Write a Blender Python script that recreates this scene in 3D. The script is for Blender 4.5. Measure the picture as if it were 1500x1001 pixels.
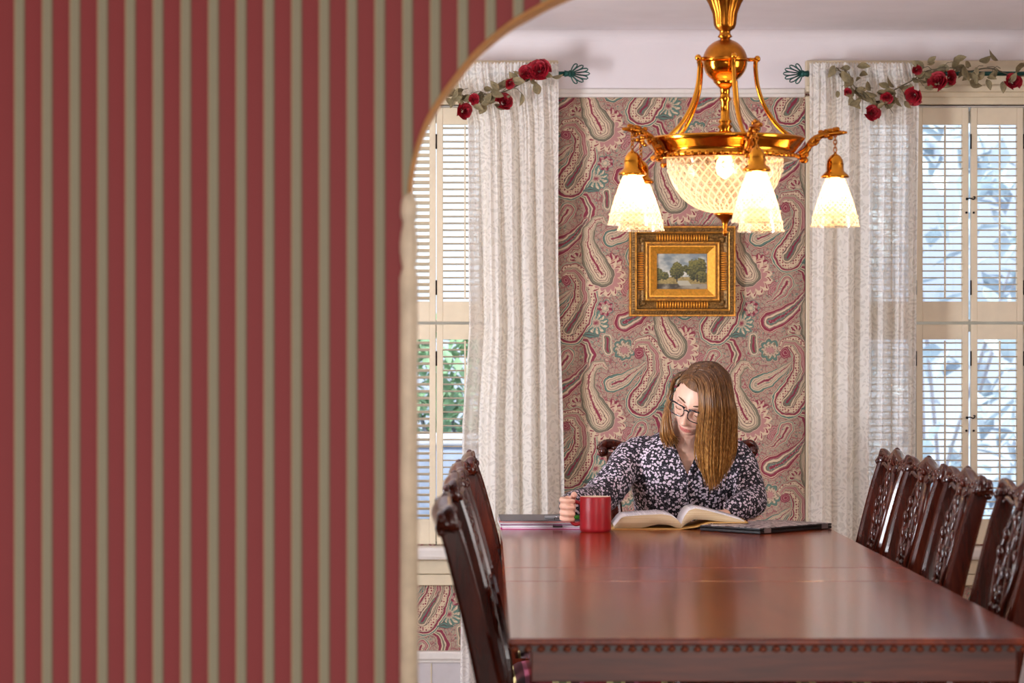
import bpy, bmesh, math, random
from mathutils import Vector, Matrix, noise as mnoise
R = math.radians
PI = math.pi
for o in list(bpy.data.objects): bpy.data.objects.remove(o)
C = bpy.context.scene.collection
SC = bpy.context.scene

# ------------------------------------------------------------ camera, world, lights, exposure
EYE = 1.28
F = 3900.0                     # focal length in pixels of the 1500 px wide frame
cd = bpy.data.cameras.new('camera'); cam = bpy.data.objects.new('camera', cd); C.objects.link(cam)
cam.location = (0, 0, EYE); cam.rotation_euler = (R(90), 0, 0)
cd.sensor_width = 36; cd.lens = F / 1500 * 36
cd.shift_x = 36 / 1500; cd.shift_y = 14.5 / 1500
cd.dof.use_dof = True; cd.dof.focus_distance = 8.2; cd.dof.aperture_fstop = (cd.lens / 1000) / 0.0165
cd.clip_end = 200
SC.camera = cam
SC.view_settings.view_transform = 'Standard'
SC.view_settings.look = 'None'
SC.view_settings.gamma = 1
SC.view_settings.use_curve_mapping = False
SC.view_settings.exposure = 0.0

W = bpy.data.worlds.new('world'); SC.world = W; W.use_nodes = True
nt = W.node_tree; nt.nodes.clear()
wo = nt.nodes.new('ShaderNodeOutputWorld'); bg = nt.nodes.new('ShaderNodeBackground')
tc = nt.nodes.new('ShaderNodeTexCoord'); nz = nt.nodes.new('ShaderNodeTexNoise'); cr = nt.nodes.new('ShaderNodeValToRGB')
nz.inputs['Scale'].default_value = 5; nz.inputs['Detail'].default_value = 6
cr.color_ramp.elements[0].position = .36; cr.color_ramp.elements[0].color = (.46, .58, .80, 1)
cr.color_ramp.elements[1].position = .6; cr.color_ramp.elements[1].color = (.82, .91, 1, 1)
nt.links.new(tc.outputs['Generated'], nz.inputs['Vector']); nt.links.new(nz.outputs['Fac'], cr.inputs['Fac'])
nt.links.new(cr.outputs['Color'], bg.inputs['Color']); bg.inputs['Strength'].default_value = 1.6
nt.links.new(bg.outputs[0], wo.inputs['Surface'])

def area(name, loc, target, size, size_y, power, color):
    l = bpy.data.lights.new(name, 'AREA'); l.shape = 'RECTANGLE'; l.size = size; l.size_y = size_y
    l.energy = power; l.color = color
    o = bpy.data.objects.new(name, l); C.objects.link(o); o.location = loc
    o.rotation_euler = (Vector(target) - Vector(loc)).to_track_quat('-Z', 'Y').to_euler()
    return o
# daylight from an assumed window in the left wall, none built; the other three are added fill lights
area('assumed_daylight_left', (-1.9, 6.3, 1.15), (1.0, 9.2, 2.2), 0.8, 1.0, 145, (.88, .92, 1))
area('fill_right_side', (3.3, 5.6, 1.5), (0.3, 8.2, 2.3), 1.4, 1.5, 58, (1, .95, .93))  # added fill for the back wall and ceiling, no window built here
area('fill_hall_rear', (0.9, -1.6, 1.15), (0.6, 6, .95), 1.8, 1.3, 94, (1, .93, .88))  # unseen fill added behind the camera for the striped wall and the woman
area('fill_hall_side', (-2.1, 1.2, .6), (-.5, 4.2, .5), 1.0, .9, 15, (1, .93, .98))  # added low fill that brightens the foot of the striped wall
sl = bpy.data.lights.new('shrub_fill', 'SUN'); sl.energy = 5.0; sl.angle = R(12); so = bpy.data.objects.new('shrub_fill', sl); C.objects.link(so)  # lamp added to brighten the shrubs; the sky itself is overcast
so.rotation_euler = (R(50), 0, R(-12))
# ------------------------------------------------------------ helpers
class MB:
    def __init__(s): s.v = []; s.f = []; s.sm = []
    def add(s, vs, fs, smooth=False, M=None):
        n = len(s.v)
        s.v += [tuple((M @ Vector(p)) if M else p) for p in vs]
        s.f += [tuple(i + n for i in f) for f in fs]; s.sm += [smooth] * len(fs); return s
    def box(s, x0, x1, y0, y1, z0, z1, b=0, M=None):
        if b <= 0:
            vs = [(x, y, z) for z in (z0, z1) for y in (y0, y1) for x in (x0, x1)]
            return s.add(vs, [(0,2,3,1),(4,5,7,6),(0,1,5,4),(2,6,7,3),(0,4,6,2),(1,3,7,5)], False, M)
        bm = bmesh.new(); bmesh.ops.create_cube(bm, size=1)
        for v in bm.verts: v.co = Vector(((x0+x1)/2+v.co.x*(x1-x0), (y0+y1)/2+v.co.y*(y1-y0), (z0+z1)/2+v.co.z*(z1-z0)))
        bmesh.ops.bevel(bm, geom=bm.edges[:], offset=b, segments=2, profile=.5, affect='EDGES')
        return s.bm(bm, False, M)
    def bm(s, bm, smooth=True, M=None):
        bm.verts.index_update()
        s.add([v.co[:] for v in bm.verts], [[v.index for v in f.verts] for f in bm.faces], smooth, M); bm.free(); return s
    def lathe(s, prof, c=(0,0,0), n=20, M=None, smooth=True, cap=True):
        vs = []; fs = []
        for r, z in prof:
            for i in range(n):
                a = 2*PI*i/n; vs.append((c[0]+r*math.cos(a), c[1]+r*math.sin(a), c[2]+z))
        for j in range(len(prof)-1):
            for i in range(n):
                k = (i+1) % n; fs.append((j*n+i, j*n+k, (j+1)*n+k, (j+1)*n+i))
        if cap:
            if prof[0][0] > 1e-5: fs.append(tuple(range(n))[::-1])
            if prof[-1][0] > 1e-5: fs.append(tuple((len(prof)-1)*n+i for i in range(n)))
        return s.add(vs, fs, smooth, M)
    def tube(s, pts, r, n=8, sx=1, sy=1, up=None, M=None, smooth=True, cap=True):
        pts = [Vector(p) for p in pts]; m = len(pts)
        rs = r if isinstance(r, (list, tuple)) else [r]*m
        vs = []; fs = []; prev = None
        for i, p in enumerate(pts):
            t = (pts[min(i+1, m-1)] - pts[max(i-1, 0)]).normalized()
            if prev is None:
                u = Vector(up) if up else (Vector((0,0,1)) if abs(t.z) < .9 else Vector((1,0,0)))
            else: u = prev
            u = (u - t*u.dot(t)).normalized(); prev = u; w = t.cross(u)
            for k in range(n):
                a = 2*PI*k/n; vs.append(tuple(p + u*math.cos(a)*rs[i]*sx + w*math.sin(a)*rs[i]*sy))
        for j in range(m-1):
            for i in range(n):
                k = (i+1) % n; fs.append((j*n+i, j*n+k, (j+1)*n+k, (j+1)*n+i))
        if cap: fs.append(tuple(range(n))[::-1]); fs.append(tuple((m-1)*n+i for i in range(n)))
        return s.add(vs, fs, smooth, M)
    def ell(s, c, rx, ry, rz, n=14, m=9, M=None):
        bm = bmesh.new(); bmesh.ops.create_uvsphere(bm, u_segments=n, v_segments=m, radius=1)
        for v in bm.verts: v.co = Vector((v.co.x*rx+c[0], v.co.y*ry+c[1], v.co.z*rz+c[2]))
        return s.bm(bm, True, M)
    def build(s, name, mat=None, parent=None, data_only=False):
        me = bpy.data.meshes.new(name); me.from_pydata(s.v, [], s.f)
        me.polygons.foreach_set('use_smooth', s.sm); me.update()
        if mat: me.materials.append(mat)
        if data_only: return me
        return link(name, me, parent)
def link(name, me, parent=None, M=None):
    o = bpy.data.objects.new(name, me); C.objects.link(o)
    if parent: o.parent = parent
    if M is not None: o.matrix_local = M
    return o
def tag(o, label=None, cat=None, group=None, kind=None):
    if label: o['label'] = label
    if cat: o['category'] = cat
    if group: o['group'] = group
    if kind: o['kind'] = kind
    return o
def empty(name, loc=(0,0,0), rz=0):
    o = bpy.data.objects.new(name, None); C.objects.link(o); o.location = loc; o.rotation_euler = (0,0,rz)
    o.empty_display_size = .05; return o
def copy_tree(o, parent=None):
    c = o.copy(); C.objects.link(c); c.parent = parent
    for ch in KIDS(o): copy_tree(ch, c)
    return c
def KIDS(o): return [x for x in list(bpy.data.objects) if x.parent == o]
def spline(pts, n=6):
    """Catmull-Rom through pts"""
    P = [Vector(p) for p in pts]; P = [2*P[0]-P[1]] + P + [2*P[-1]-P[-2]]; out = []
    for i in range(1, len(P)-2):
        for k in range(n):
            t = k/n; a, b, c, d = P[i-1], P[i], P[i+1], P[i+2]
            out.append(.5*((2*b)+(c-a)*t+(2*a-5*b+4*c-d)*t*t+(3*b-a-3*c+d)*t**3))
    out.append(P[-2]); return out
def lerp(a, b, t): return a+(b-a)*t
def prof(tab, t):
    """piecewise-linear table lookup"""
    for (a, va), (b, vb) in zip(tab, tab[1:]):
        if t <= b: return lerp(va, vb, max(0, (t-a)/(b-a)))
    return tab[-1][1]
def srgb(r, g, b):
    return tuple(((c/255)/12.92 if c/255 <= .04045 else ((c/255+.055)/1.055)**2.4) for c in (r, g, b)) + (1,)

# ------------------------------------------------------------ node helper and materials
class NG:
    def __init__(s, name):
        s.m = bpy.data.materials.new(name); s.m.use_nodes = True; s.t = s.m.node_tree
        s.b = s.t.nodes['Principled BSDF']; s.out = s.t.nodes['Material Output']
    def n(s, typ, **kw):
        x = s.t.nodes.new('ShaderNode'+typ)
        for k, v in kw.items(): setattr(x, k, v)
        return x
    def put(s, sock, v):
        if isinstance(v, bpy.types.NodeSocket): s.t.links.new(v, sock)
        elif v is not None: sock.default_value = v
    def m_(s, op, a, b=None, c=None, clamp=False):
        x = s.n('Math', operation=op); x.use_clamp = clamp
        for i, v in enumerate((a, b, c)): s.put(x.inputs[i], v)
        return x.outputs[0]
    def v_(s, op, a, b=None, scale=None):
        x = s.n('VectorMath', operation=op); s.put(x.inputs[0], a); s.put(x.inputs[1], b)
        if scale is not None: s.put(x.inputs['Scale'], scale)
        return x.outputs['Value'] if op in ('DOT_PRODUCT', 'LENGTH', 'DISTANCE') else x.outputs[0]
    def xyz(s, v): x = s.n('SeparateXYZ'); s.put(x.inputs[0], v); return x.outputs
    def cxyz(s, a, b, c): x = s.n('CombineXYZ'); s.put(x.inputs[0], a); s.put(x.inputs[1], b); s.put(x.inputs[2], c); return x.outputs[0]
    def coord(s, k='Object'): return s.n('TexCoord').outputs[k]
    def map(s, v, scale=(1,1,1), loc=(0,0,0), rot=(0,0,0)):
        x = s.n('Mapping'); s.put(x.inputs['Vector'], v); x.inputs['Scale'].default_value = scale
        x.inputs['Location'].default_value = loc; x.inputs['Rotation'].default_value = rot; return x.outputs[0]
    def noise(s, v, scale, detail=3, rough=.5, out='Fac', dist=0):
        x = s.n('TexNoise'); s.put(x.inputs['Vector'], v); x.inputs['Scale'].default_value = scale
        x.inputs['Detail'].default_value = detail; x.inputs['Roughness'].default_value = rough; x.inputs['Distortion'].default_value = dist; return x.outputs[out]
    def vor(s, v, scale, feature='F1', out='Distance', rnd=1):
        x = s.n('TexVoronoi', feature=feature); s.put(x.inputs['Vector'], v); x.inputs['Scale'].default_value = scale
        x.inputs['Randomness'].default_value = rnd; return x.outputs[out]
    def ramp(s, f, stops, const=False):
        x = s.n('ValToRGB'); s.put(x.inputs[0], f); e = x.color_ramp.elements
        if const: x.color_ramp.interpolation = 'CONSTANT'
        e[0].position, e[0].color = stops[0]
        e[1].position, e[1].color = stops[1]
        for p, c in stops[2:]: q = e.new(p); q.color = c
        return x.outputs[0]
    def mix(s, f, a, b):
        x = s.n('Mix', data_type='RGBA'); s.put(x.inputs['Factor'], f)
        s.put(x.inputs[6], a); s.put(x.inputs[7], b); return x.outputs[2]
    def bump(s, h, strength=.3, dist=.002):
        x = s.n('Bump'); x.inputs['Strength'].default_value = strength; x.inputs['Distance'].default_value = dist
        s.put(x.inputs['Height'], h); s.put(s.b.inputs['Normal'], x.outputs[0])
    def set(s, **kw):
        for k, v in kw.items(): s.put(s.b.inputs[k.replace('_', ' ')], v)
        return s
def simple(name, col, rough=.5, metal=0, var=.06, scale=30, bump=0, **kw):
    g = NG(name); c = g.coord()
    f = g.noise(c, scale, 3)
    d = tuple(max(0, x*(1-var*2)) for x in col[:3])+(1,); l = tuple(min(1, x*(1+var*2)) for x in col[:3])+(1,)
    g.set(Base_Color=g.ramp(f, [(.3, d), (.7, l)]), Roughness=rough, Metallic=metal, **kw)
    if bump: g.bump(f, bump)
    return g.m

M = {}
M['white_paint'] = simple('white_paint', srgb(222, 214, 206), .45, var=.02)
M['cream_paint'] = simple('cream_paint', srgb(218, 202, 172), .4, var=.02)
M['shutter_paint'] = simple('shutter_paint', srgb(224, 208, 180), .4, var=.015)
M['frieze'] = simple('frieze_plaster', srgb(226, 217, 218), .8, var=.01, scale=8)
M['ceiling'] = simple('ceiling_plaster', srgb(246, 240, 244), .85, var=.01, scale=8)
M['grey_panel'] = simple('grey_panel_paint', srgb(196, 188, 188), .5, var=.02)
M['iron'] = simple('green_iron', srgb(34, 84, 76), .4, .5, var=.2)
M['black_metal'] = simple('black_metal', srgb(24, 20, 18), .4, .6)
M['skin'] = simple('skin', srgb(240, 192, 168), .45, var=.05, scale=18, Subsurface_Weight=.15, Subsurface_Radius=(.02, .008, .005))
M['lips'] = simple('lips', srgb(206, 122, 112), .45)
M['brow'] = simple('eyebrow', srgb(96, 66, 44), .8)
M['glasses'] = simple('spectacle_frame', srgb(26, 20, 30), .2)
M['trousers'] = simple('dark_trousers', srgb(30, 32, 44), .8)
M['shoe'] = simple('shoe_leather', srgb(24, 20, 18), .4)
M['gold'] = simple('polished_brass', srgb(214, 142, 44), .14, 1, var=.05)
M['brass_matte'] = simple('satin_brass', srgb(176, 108, 34), .3, 1, var=.08, scale=60)
M['gilt'] = simple('gilt_plaster', srgb(214, 150, 62), .38, .6, var=.2, scale=90, bump=.3)
M['gilt_dark'] = simple('aged_gilt', srgb(136, 100, 50), .5, .45, var=.35, scale=160, bump=.5)
M['gilt_bright'] = simple('bright_gilt', srgb(238, 168, 62), .32, .6, var=.08, scale=120)
M['black_edge'] = simple('black_edge', srgb(16, 15, 18), .4)
M['mug'] = simple('red_glaze', srgb(166, 26, 36), .38, var=.02)
M['mug_in'] = simple('cream_glaze', srgb(236, 214, 190), .3, var=.02)
M['paper'] = simple('paper', srgb(238, 234, 236), .7, var=.02)
M['cover_tan'] = simple('tan_cover', srgb(206, 160, 92), .5)
M['leaf'] = simple('silk_leaf', srgb(126, 112, 80), .7, var=.3, scale=60)
M['vine'] = simple('vine_wire', srgb(88, 78, 56), .7, var=.2)
M['rose'] = simple('silk_rose', srgb(150, 8, 30), .6, var=.25, scale=60)
M['hall_floor'] = simple('hall_carpet', srgb(120, 84, 70), .9, var=.1)

def wood(name, dark, mid, light, axis='Y', rough=.25, scale=1.0, coat=0.3, bump=.05):
    g = NG(name); c = g.coord()
    st = {'X': (1.2, 14, 14), 'Y': (14, 1.2, 14), 'Z': (14, 14, 1.2)}[axis]
    c2 = g.map(c, tuple(q*scale for q in st))
    f = g.noise(c2, 1.6, 6, .6, dist=.8); f2 = g.noise(g.map(c, tuple(q*scale*6 for q in st)), 2, 2)
    h = g.m_('MULTIPLY_ADD', f2, .25, g.m_('MULTIPLY', f, .75))
    g.set(Base_Color=g.ramp(h, [(.3, dark), (.5, mid), (.72, light)]), Roughness=rough, Coat_Weight=coat, Coat_Roughness=.12)
    g.bump(h, bump, .001)
    return g.m
M['wood_chair'] = wood('mahogany_chair', srgb(30, 8, 5), srgb(62, 19, 10), srgb(92, 34, 17), 'Z', .2)
M['wood_top'] = wood('mahogany_table_top', srgb(80, 24, 6), srgb(126, 44, 10), srgb(166, 70, 18), 'Y', .2, .6, .25, .01)
M['wood_apron'] = wood('mahogany_apron', srgb(56, 22, 14), srgb(112, 48, 28), srgb(152, 76, 46), 'X', .35, .7)
M['wood_bead'] = simple('bead_mahogany', srgb(124, 60, 34), .25, var=.2)
M['wood_dark'] = simple('dark_mahogany', srgb(52, 18, 10), .3, var=.2)
M['floor'] = wood('oak_floor', srgb(90, 54, 28), srgb(128, 82, 44), srgb(156, 106, 62), 'Y', .35)

def mat_stripes():
    g = NG('striped_wallpaper'); x = g.xyz(g.coord())
    P = 40.6*4.2/F; ph = (29-714)*4.2/F
    t = g.m_('FRACT', g.m_('ADD', g.m_('DIVIDE', g.m_('SUBTRACT', x[0], ph), P), .5))   # .5 = centre of a green stripe
    red = srgb(150, 46, 48); red2 = srgb(142, 40, 42); grn = srgb(160, 160, 130); lt = srgb(190, 168, 120); dk = srgb(100, 76, 54)
    col = g.ramp(t, [(0, red), (.285, red2), (.31, lt), (.36, grn), (.62, grn), (.655, srgb(122,118,82)), (.685, dk), (.71, red)])
    n = g.noise(g.map(g.coord(), (220, 1, 8)), 3, 3)
    col = g.mix(g.m_('MULTIPLY', n, .22), col, srgb(120, 70, 60))
    g.set(Base_Color=col, Roughness=.55); g.bump(n, .15, .0005); return g.m
M['stripes'] = mat_stripes()

def mat_paisley():
    g = NG('paisley_wallpaper')
    co = g.xyz(g.coord())
    S = F/9.4
    px = g.m_('MULTIPLY_ADD', co[0], S, 714.0); py = g.m_('MULTIPLY_ADD', co[2], -S, 515+EYE*S)
    P0 = g.cxyz(px, py, 0.0)
    w = g.noise(P0, .07, 2, .5, 'Color')
    wv = g.v_('SCALE', g.v_('SUBTRACT', w, (.5,.5,.5)), scale=7.0)
    PW = g.v_('MULTIPLY', g.v_('ADD', P0, wv), (1, 1, 0))
    BE = srgb(194,168,142); PK = srgb(176,124,118); CR = srgb(132,38,60); TE = srgb(88,116,104); GR = srgb(116,108,88); DK = srgb(76,50,52); LB = srgb(206,182,152); CO = srgb(170,100,90)
    # ground: small curled rings, florets and dots
    d1 = g.vor(PW, .085); r1 = g.m_('FRACT', g.m_('MULTIPLY', d1, 5.2))
    base = g.ramp(r1, [(0, LB), (.2, PK), (.34, CR), (.42, BE), (.58, TE), (.66, LB), (.80, GR), (.87, BE), (.96, DK)])
    d2 = g.vor(P0, .21); dots = g.m_('LESS_THAN', d2, .26)
    base = g.mix(g.m_('MULTIPLY', dots, .75), base, TE)
    e2 = g.vor(P0, .13, 'DISTANCE_TO_EDGE'); vein = g.m_('LESS_THAN', e2, .045)
    base = g.mix(g.m_('MULTIPLY', vein, .65), base, CR)
    col = base
    HX, HY = 107.0, 106.5
    fl = g.m_('LESS_THAN', g.vor(P0, .26, rnd=.35), .34)          # florets inside the bands
    fl2 = g.m_('LESS_THAN', g.vor(P0, .42, rnd=.6), .36)
    def motif(segs, ring, band=None, dots=None, petals=0, spokes=None, echo=False):
        nonlocal col
        cx = sum((a[0]+b[0])/2 for a, b in segs)/len(segs); cy = sum((a[1]+b[1])/2 for a, b in segs)/len(segs)
        r = g.v_('SUBTRACT', PW, (cx, cy, 0)); q = g.xyz(r)
        k = g.m_('ROUND', g.m_('DIVIDE', q[0], HX))
        rx = g.m_('MULTIPLY_ADD', k, -HX, q[0]); ry = g.m_('MULTIPLY_ADD', k, -HY, q[1])
        ry = g.m_('MULTIPLY_ADD', g.m_('ROUND', g.m_('DIVIDE', ry, 2*HY)), -2*HY, ry)
        p = g.cxyz(rx, ry, 0.0); best = None
        for a, b in segs:
            A = Vector((a[0]-cx, a[1]-cy, 0)); B = Vector((b[0]-cx, b[1]-cy, 0)); D = B-A; L2 = max(D.length_squared, 1e-3)
            pa = g.v_('SUBTRACT', p, tuple(A))
            h = g.m_('MINIMUM', g.m_('MAXIMUM', g.v_('DOT_PRODUCT', pa, tuple(D/L2)), 0.0), 1.0)
            ln = g.v_('LENGTH', g.v_('SUBTRACT', pa, g.v_('SCALE', tuple(D), scale=h)))
            rr = g.m_('MULTIPLY_ADD', h, b[2]-a[2], a[2])
            qq = g.m_('DIVIDE', ln, rr)
            best = qq if best is None else g.m_('MINIMUM', best, qq)
        if petals:
            ang = g.m_('ARCTAN2', ry, rx)
            best = g.m_('MULTIPLY_ADD', g.m_('ABSOLUTE', g.m_('SINE', g.m_('MULTIPLY', ang, petals/2))), -.22, g.m_('ADD', best, .1))
        c = g.ramp(g.m_('MULTIPLY', best, .8), [(p_*.8, c_) for p_, c_ in ring], const=True)
        if dots:
            lo, hi, dc, which = dots
            inb = g.m_('MULTIPLY', g.m_('GREATER_THAN', best, lo), g.m_('LESS_THAN', best, hi))
            c = g.mix(g.m_('MULTIPLY', inb, fl if which == 0 else fl2), c, dc)
        if spokes:
            nn_, lo, hi, sc = spokes; ang = g.m_('ARCTAN2', ry, rx)
            sx_ = g.m_('GREATER_THAN', g.m_('SINE', g.m_('MULTIPLY', ang, float(nn_))), .1)
            c = g.mix(g.m_('MULTIPLY', sx_, g.m_('MULTIPLY', g.m_('GREATER_THAN', best, lo), g.m_('LESS_THAN', best, hi))), c, sc)
        if echo:
            e1 = g.m_('GREATER_THAN', best, 1.0)
            ec = g.ramp(g.m_('MULTIPLY', best, .5), [(0, LB), (.5, LB), (.535, echo), (.575, LB), (.60, DK)], const=True)
            c = g.mix(e1, c, ec)
        msk = g.m_('LESS_THAN', best, 1.22 if echo else 1.0)
        col = g.mix(msk, col, c)
    def sp(pts): return list(zip(pts, pts[1:]))
    # scalloped shells, florets, leaves
    motif(sp([(1128,513,16),(1129,513,16)]), [(0, PK), (.25, DK), (.3, BE), (.48, GR), (.52, BE), (.68, TE), (.9, DK), (.94, BE)], petals=9, spokes=(11, .52, .68, GR))
    motif(sp([(1168,487,15),(1169,487,15)]), [(0, BE), (.2, DK), (.26, BE), (.6, DK), (.64, LB), (.78, GR), (.84, BE), (.93, CR)], petals=11, spokes=(9, .26, .6, CR))
    motif(sp([(1086,474,17),(1087,474,17)]), [(0, CR), (.14, BE), (.3, TE), (.36, BE), (.55, TE), (.6, LB), (.86, TE)], petals=12, spokes=(12, .36, .86, TE))
    motif(sp([(1110,600,14),(1111,600,14)]), [(0, TE), (.2, BE), (.4, CR), (.45, BE), (.9, CR)], petals=10, spokes=(10, .45, .9, CR))
    motif(sp([(1137,424,12),(1138,424,12)]), [(0, CR), (.2, PK), (.4, CR), (.46, PK), (.66, DK), (.72, PK), (.92, CR)], petals=8)
    motif(sp([(1100,452,11),(1101,452,11)]), [(0, LB), (.2, TE), (.3, BE), (.5, DK), (.55, PK), (.9, TE)], petals=7, spokes=(7, .55, .9, CR))
    # crimson crescent
    motif(sp([(1058,497,3),(1072,503,6),(1079,520,8),(1073,542,6),(1058,563,2)]), [(0, GR), (.18, LB), (.42, DK), (.48, CR)], echo=GR)
    # big hook with a floret band
    motif(sp([(829,411,3),(822,403,5),(829,396,8),(843,396,11),(855,412,14),(857,440,17),(846,466,20),(834,482,21)]), [(0, PK), (.1, CR), (.16, BE), (.26, GR), (.33, BE), (.40, DK), (.44, LB), (.80, GR), (.82, LB), (.85, DK), (.87, CR)], dots=(.46, .80, CR, 0), echo=TE)
    motif(sp([(858,440,1),(846,462,6),(832,484,8)]), [(0, CR), (.2, TE), (.35, GR), (.6, DK), (.66, LB), (.92, DK)], dots=(.0,.5,CR,1))
    motif(sp([(829,411,7),(829.5,411,7)]), [(0, CR), (.3, PK), (.45, CR), (.7, PK), (.8, CR)])
    # inner fronds of the hook
    motif(sp([(838,425,2),(832,440,4),(822,450,2)]), [(0, TE), (.5, LB), (.75, CR)])
    # oval
    motif(sp([(1103,495,7),(1104,515,7)]), [(0, CR), (.2, GR), (.45, DK), (.52, LB), (.8, TE), (.9, BE)])
    # teal paisley
    motif(sp([(1110,563,13),(1126,557,11),(1144,545,7),(1160,530,2)]), [(0, CR), (.1, BE), (.3, GR), (.35, BE), (.58, DK), (.63, LB), (.76, TE), (.94, DK)], dots=(.12,.3,TE,1), echo=CR)
    # pink paisley
    motif(sp([(1153,414,12),(1145,428,10),(1134,440,6),(1122,444,3)]), [(0, CR), (.12, BE), (.4, GR), (.45, PK), (.6, CR), (.67, BE), (.82, TE), (.92, BE)], dots=(.15,.4,TE,1))
    # crimson swoosh
    motif(sp([(1128,472,14),(1148,463,12),(1167,448,8),(1180,428,3)]), [(0, CR), (.14, TE), (.28, GR), (.36, DK), (.40, LB), (.62, DK), (.67, PK), (.72, CR)], dots=(.0,.3,PK,1), echo=CR)
    # teal leaf
    motif(sp([(1068,492,1),(1078,491,5),(1092,493,1)]), [(0, DK), (.15, TE), (.8, DK)])
    # petal fringe and the long beige teardrop
    motif(sp([(1100,618,27),(1101,619,27)]), [(0, PK), (.70, BE)], petals=15, spokes=(15, .74, .96, CO))
    motif(sp([(1101,619,26),(1102,620,26)]), [(0, PK), (.74, LB)], petals=15, spokes=(15, .82, .93, CR))
    motif(sp([(1103,541,3),(1096,534,5),(1086,536,7),(1077,550,9),(1075,570,12),(1082,592,17),(1093,611,20),(1095,615,20)]),
          [(0, CR), (.08, LB), (.3, DK), (.34, LB), (.48, DK), (.52, BE), (.64, GR), (.70, LB), (.74, GR), (.90, DK), (.95, BE)], dots=(.1,.3,CR,1))
    n = g.noise(P0, .5, 2)
    g.set(Base_Color=col, Roughness=.7); g.bump(n, .08, .0005)
    return g.m
M['paisley'] = mat_paisley()

def mat_lace():
    g = NG('lace_cloth'); c = g.coord()
    w = g.noise(c, 9, 2, .5, 'Color')
    cw = g.v_('ADD', c, g.v_('SCALE', g.v_('SUBTRACT', w, (.5,.5,.5)), scale=.05))
    cm = g.v_('MULTIPLY', cw, (1, .3, 1))
    d = g.vor(cm, 17); ring = g.m_('FRACT', g.m_('MULTIPLY', d, 4.5))
    scroll = g.m_('GREATER_THAN', ring, .52)
    e = g.m_('LESS_THAN', g.vor(cm, 34, 'DISTANCE_TO_EDGE'), .07)
    dense = g.m_('MAXIMUM', scroll, e)
    alpha = g.m_('MULTIPLY_ADD', dense, .18, .72)
    dif = g.n('BsdfDiffuse'); dif.inputs[0].default_value = srgb(252, 248, 242)
    tr = g.n('BsdfTranslucent'); tr.inputs[0].default_value = srgb(250, 248, 246)
    a1 = g.n('MixShader'); a1.inputs[0].default_value = .35; g.t.links.new(dif.outputs[0], a1.inputs[1]); g.t.links.new(tr.outputs[0], a1.inputs[2])
    tp = g.n('BsdfTransparent'); a2 = g.n('MixShader'); g.t.links.new(alpha, a2.inputs[0])
    g.t.links.new(tp.outputs[0], a2.inputs[1]); g.t.links.new(a1.outputs[0], a2.inputs[2])
    bp = g.n('Bump'); bp.inputs['Strength'].default_value = .35; bp.inputs['Distance'].default_value = .002
    g.t.links.new(dense, bp.inputs['Height']); g.t.links.new(bp.outputs[0], dif.inputs['Normal'])
    g.t.links.new(a2.outputs[0], g.out.inputs['Surface']); return g.m
M['lace'] = mat_lace()

def mat_floral():
    g = NG('floral_blouse'); c = g.coord(); K = 1.4
    w = g.noise(c, 60, 2, .5, 'Color')
    cw = g.v_('ADD', c, g.v_('SCALE', g.v_('SUBTRACT', w, (.5,.5,.5)), scale=.012))
    d = g.vor(cw, 78*K); d2 = g.vor(cw, 180*K)
    a = g.m_('LESS_THAN', d, .43); hole = g.m_('LESS_THAN', d, .09)
    b = g.m_('LESS_THAN', d2, .27)
    col = g.mix(a, srgb(9, 7, 20), srgb(222, 208, 222)); col = g.mix(hole, col, srgb(70, 40, 70)); col = g.mix(g.m_('MULTIPLY', b, .55), col, srgb(176, 160, 184))
    g.set(Base_Color=col, Roughness=.75); g.bump(g.noise(c, 40, 3), .3, .004); return g.m
M['floral'] = mat_floral()

def mat_hair():
    g = NG('blonde_hair'); c = g.coord()
    n = g.noise(g.map(c, (60, 60, 3)), 3, 5, .6); z = g.xyz(c)[2]
    top = g.ramp(n, [(.3, srgb(52, 32, 18)), (.5, srgb(94, 62, 36)), (.74, srgb(146, 104, 64))]); end = g.ramp(n, [(.3, srgb(92, 60, 30)), (.5, srgb(166, 112, 52)), (.72, srgb(226, 176, 104))])
    g.set(Base_Color=g.mix(g.m_('DIVIDE', g.m_('SUBTRACT', 1.21, z), .26, clamp=True), top, end), Roughness=.36, Specular_IOR_Level=.5)
    g.bump(n, .15, .001); return g.m
M['hair'] = mat_hair()

def mat_seat():
    g = NG('striped_seat_fabric'); x = g.xyz(g.coord())
    t = g.m_('FRACT', g.m_('MULTIPLY', x[1], 7.5))
    col = g.ramp(t, [(0, srgb(118, 12, 26)), (.3, srgb(206, 190, 130)), (.42, srgb(92, 96, 60)), (.56, srgb(196, 178, 120)), (.64, srgb(60, 8, 16)), (.8, srgb(150, 70, 92)), (.88, srgb(118, 12, 26))], const=True)
    g.set(Base_Color=col, Roughness=.6); g.bump(g.noise(g.coord(), 300, 2), .1); return g.m
M['seat'] = mat_seat()

def mat_emit(name, col, st):
    g = NG(name); g.set(Base_Color=col, Emission_Color=col, Emission_Strength=st); return g.m
M['bulb'] = mat_emit('bulb_glow', (1, .66, .30, 1), 22)

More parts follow.
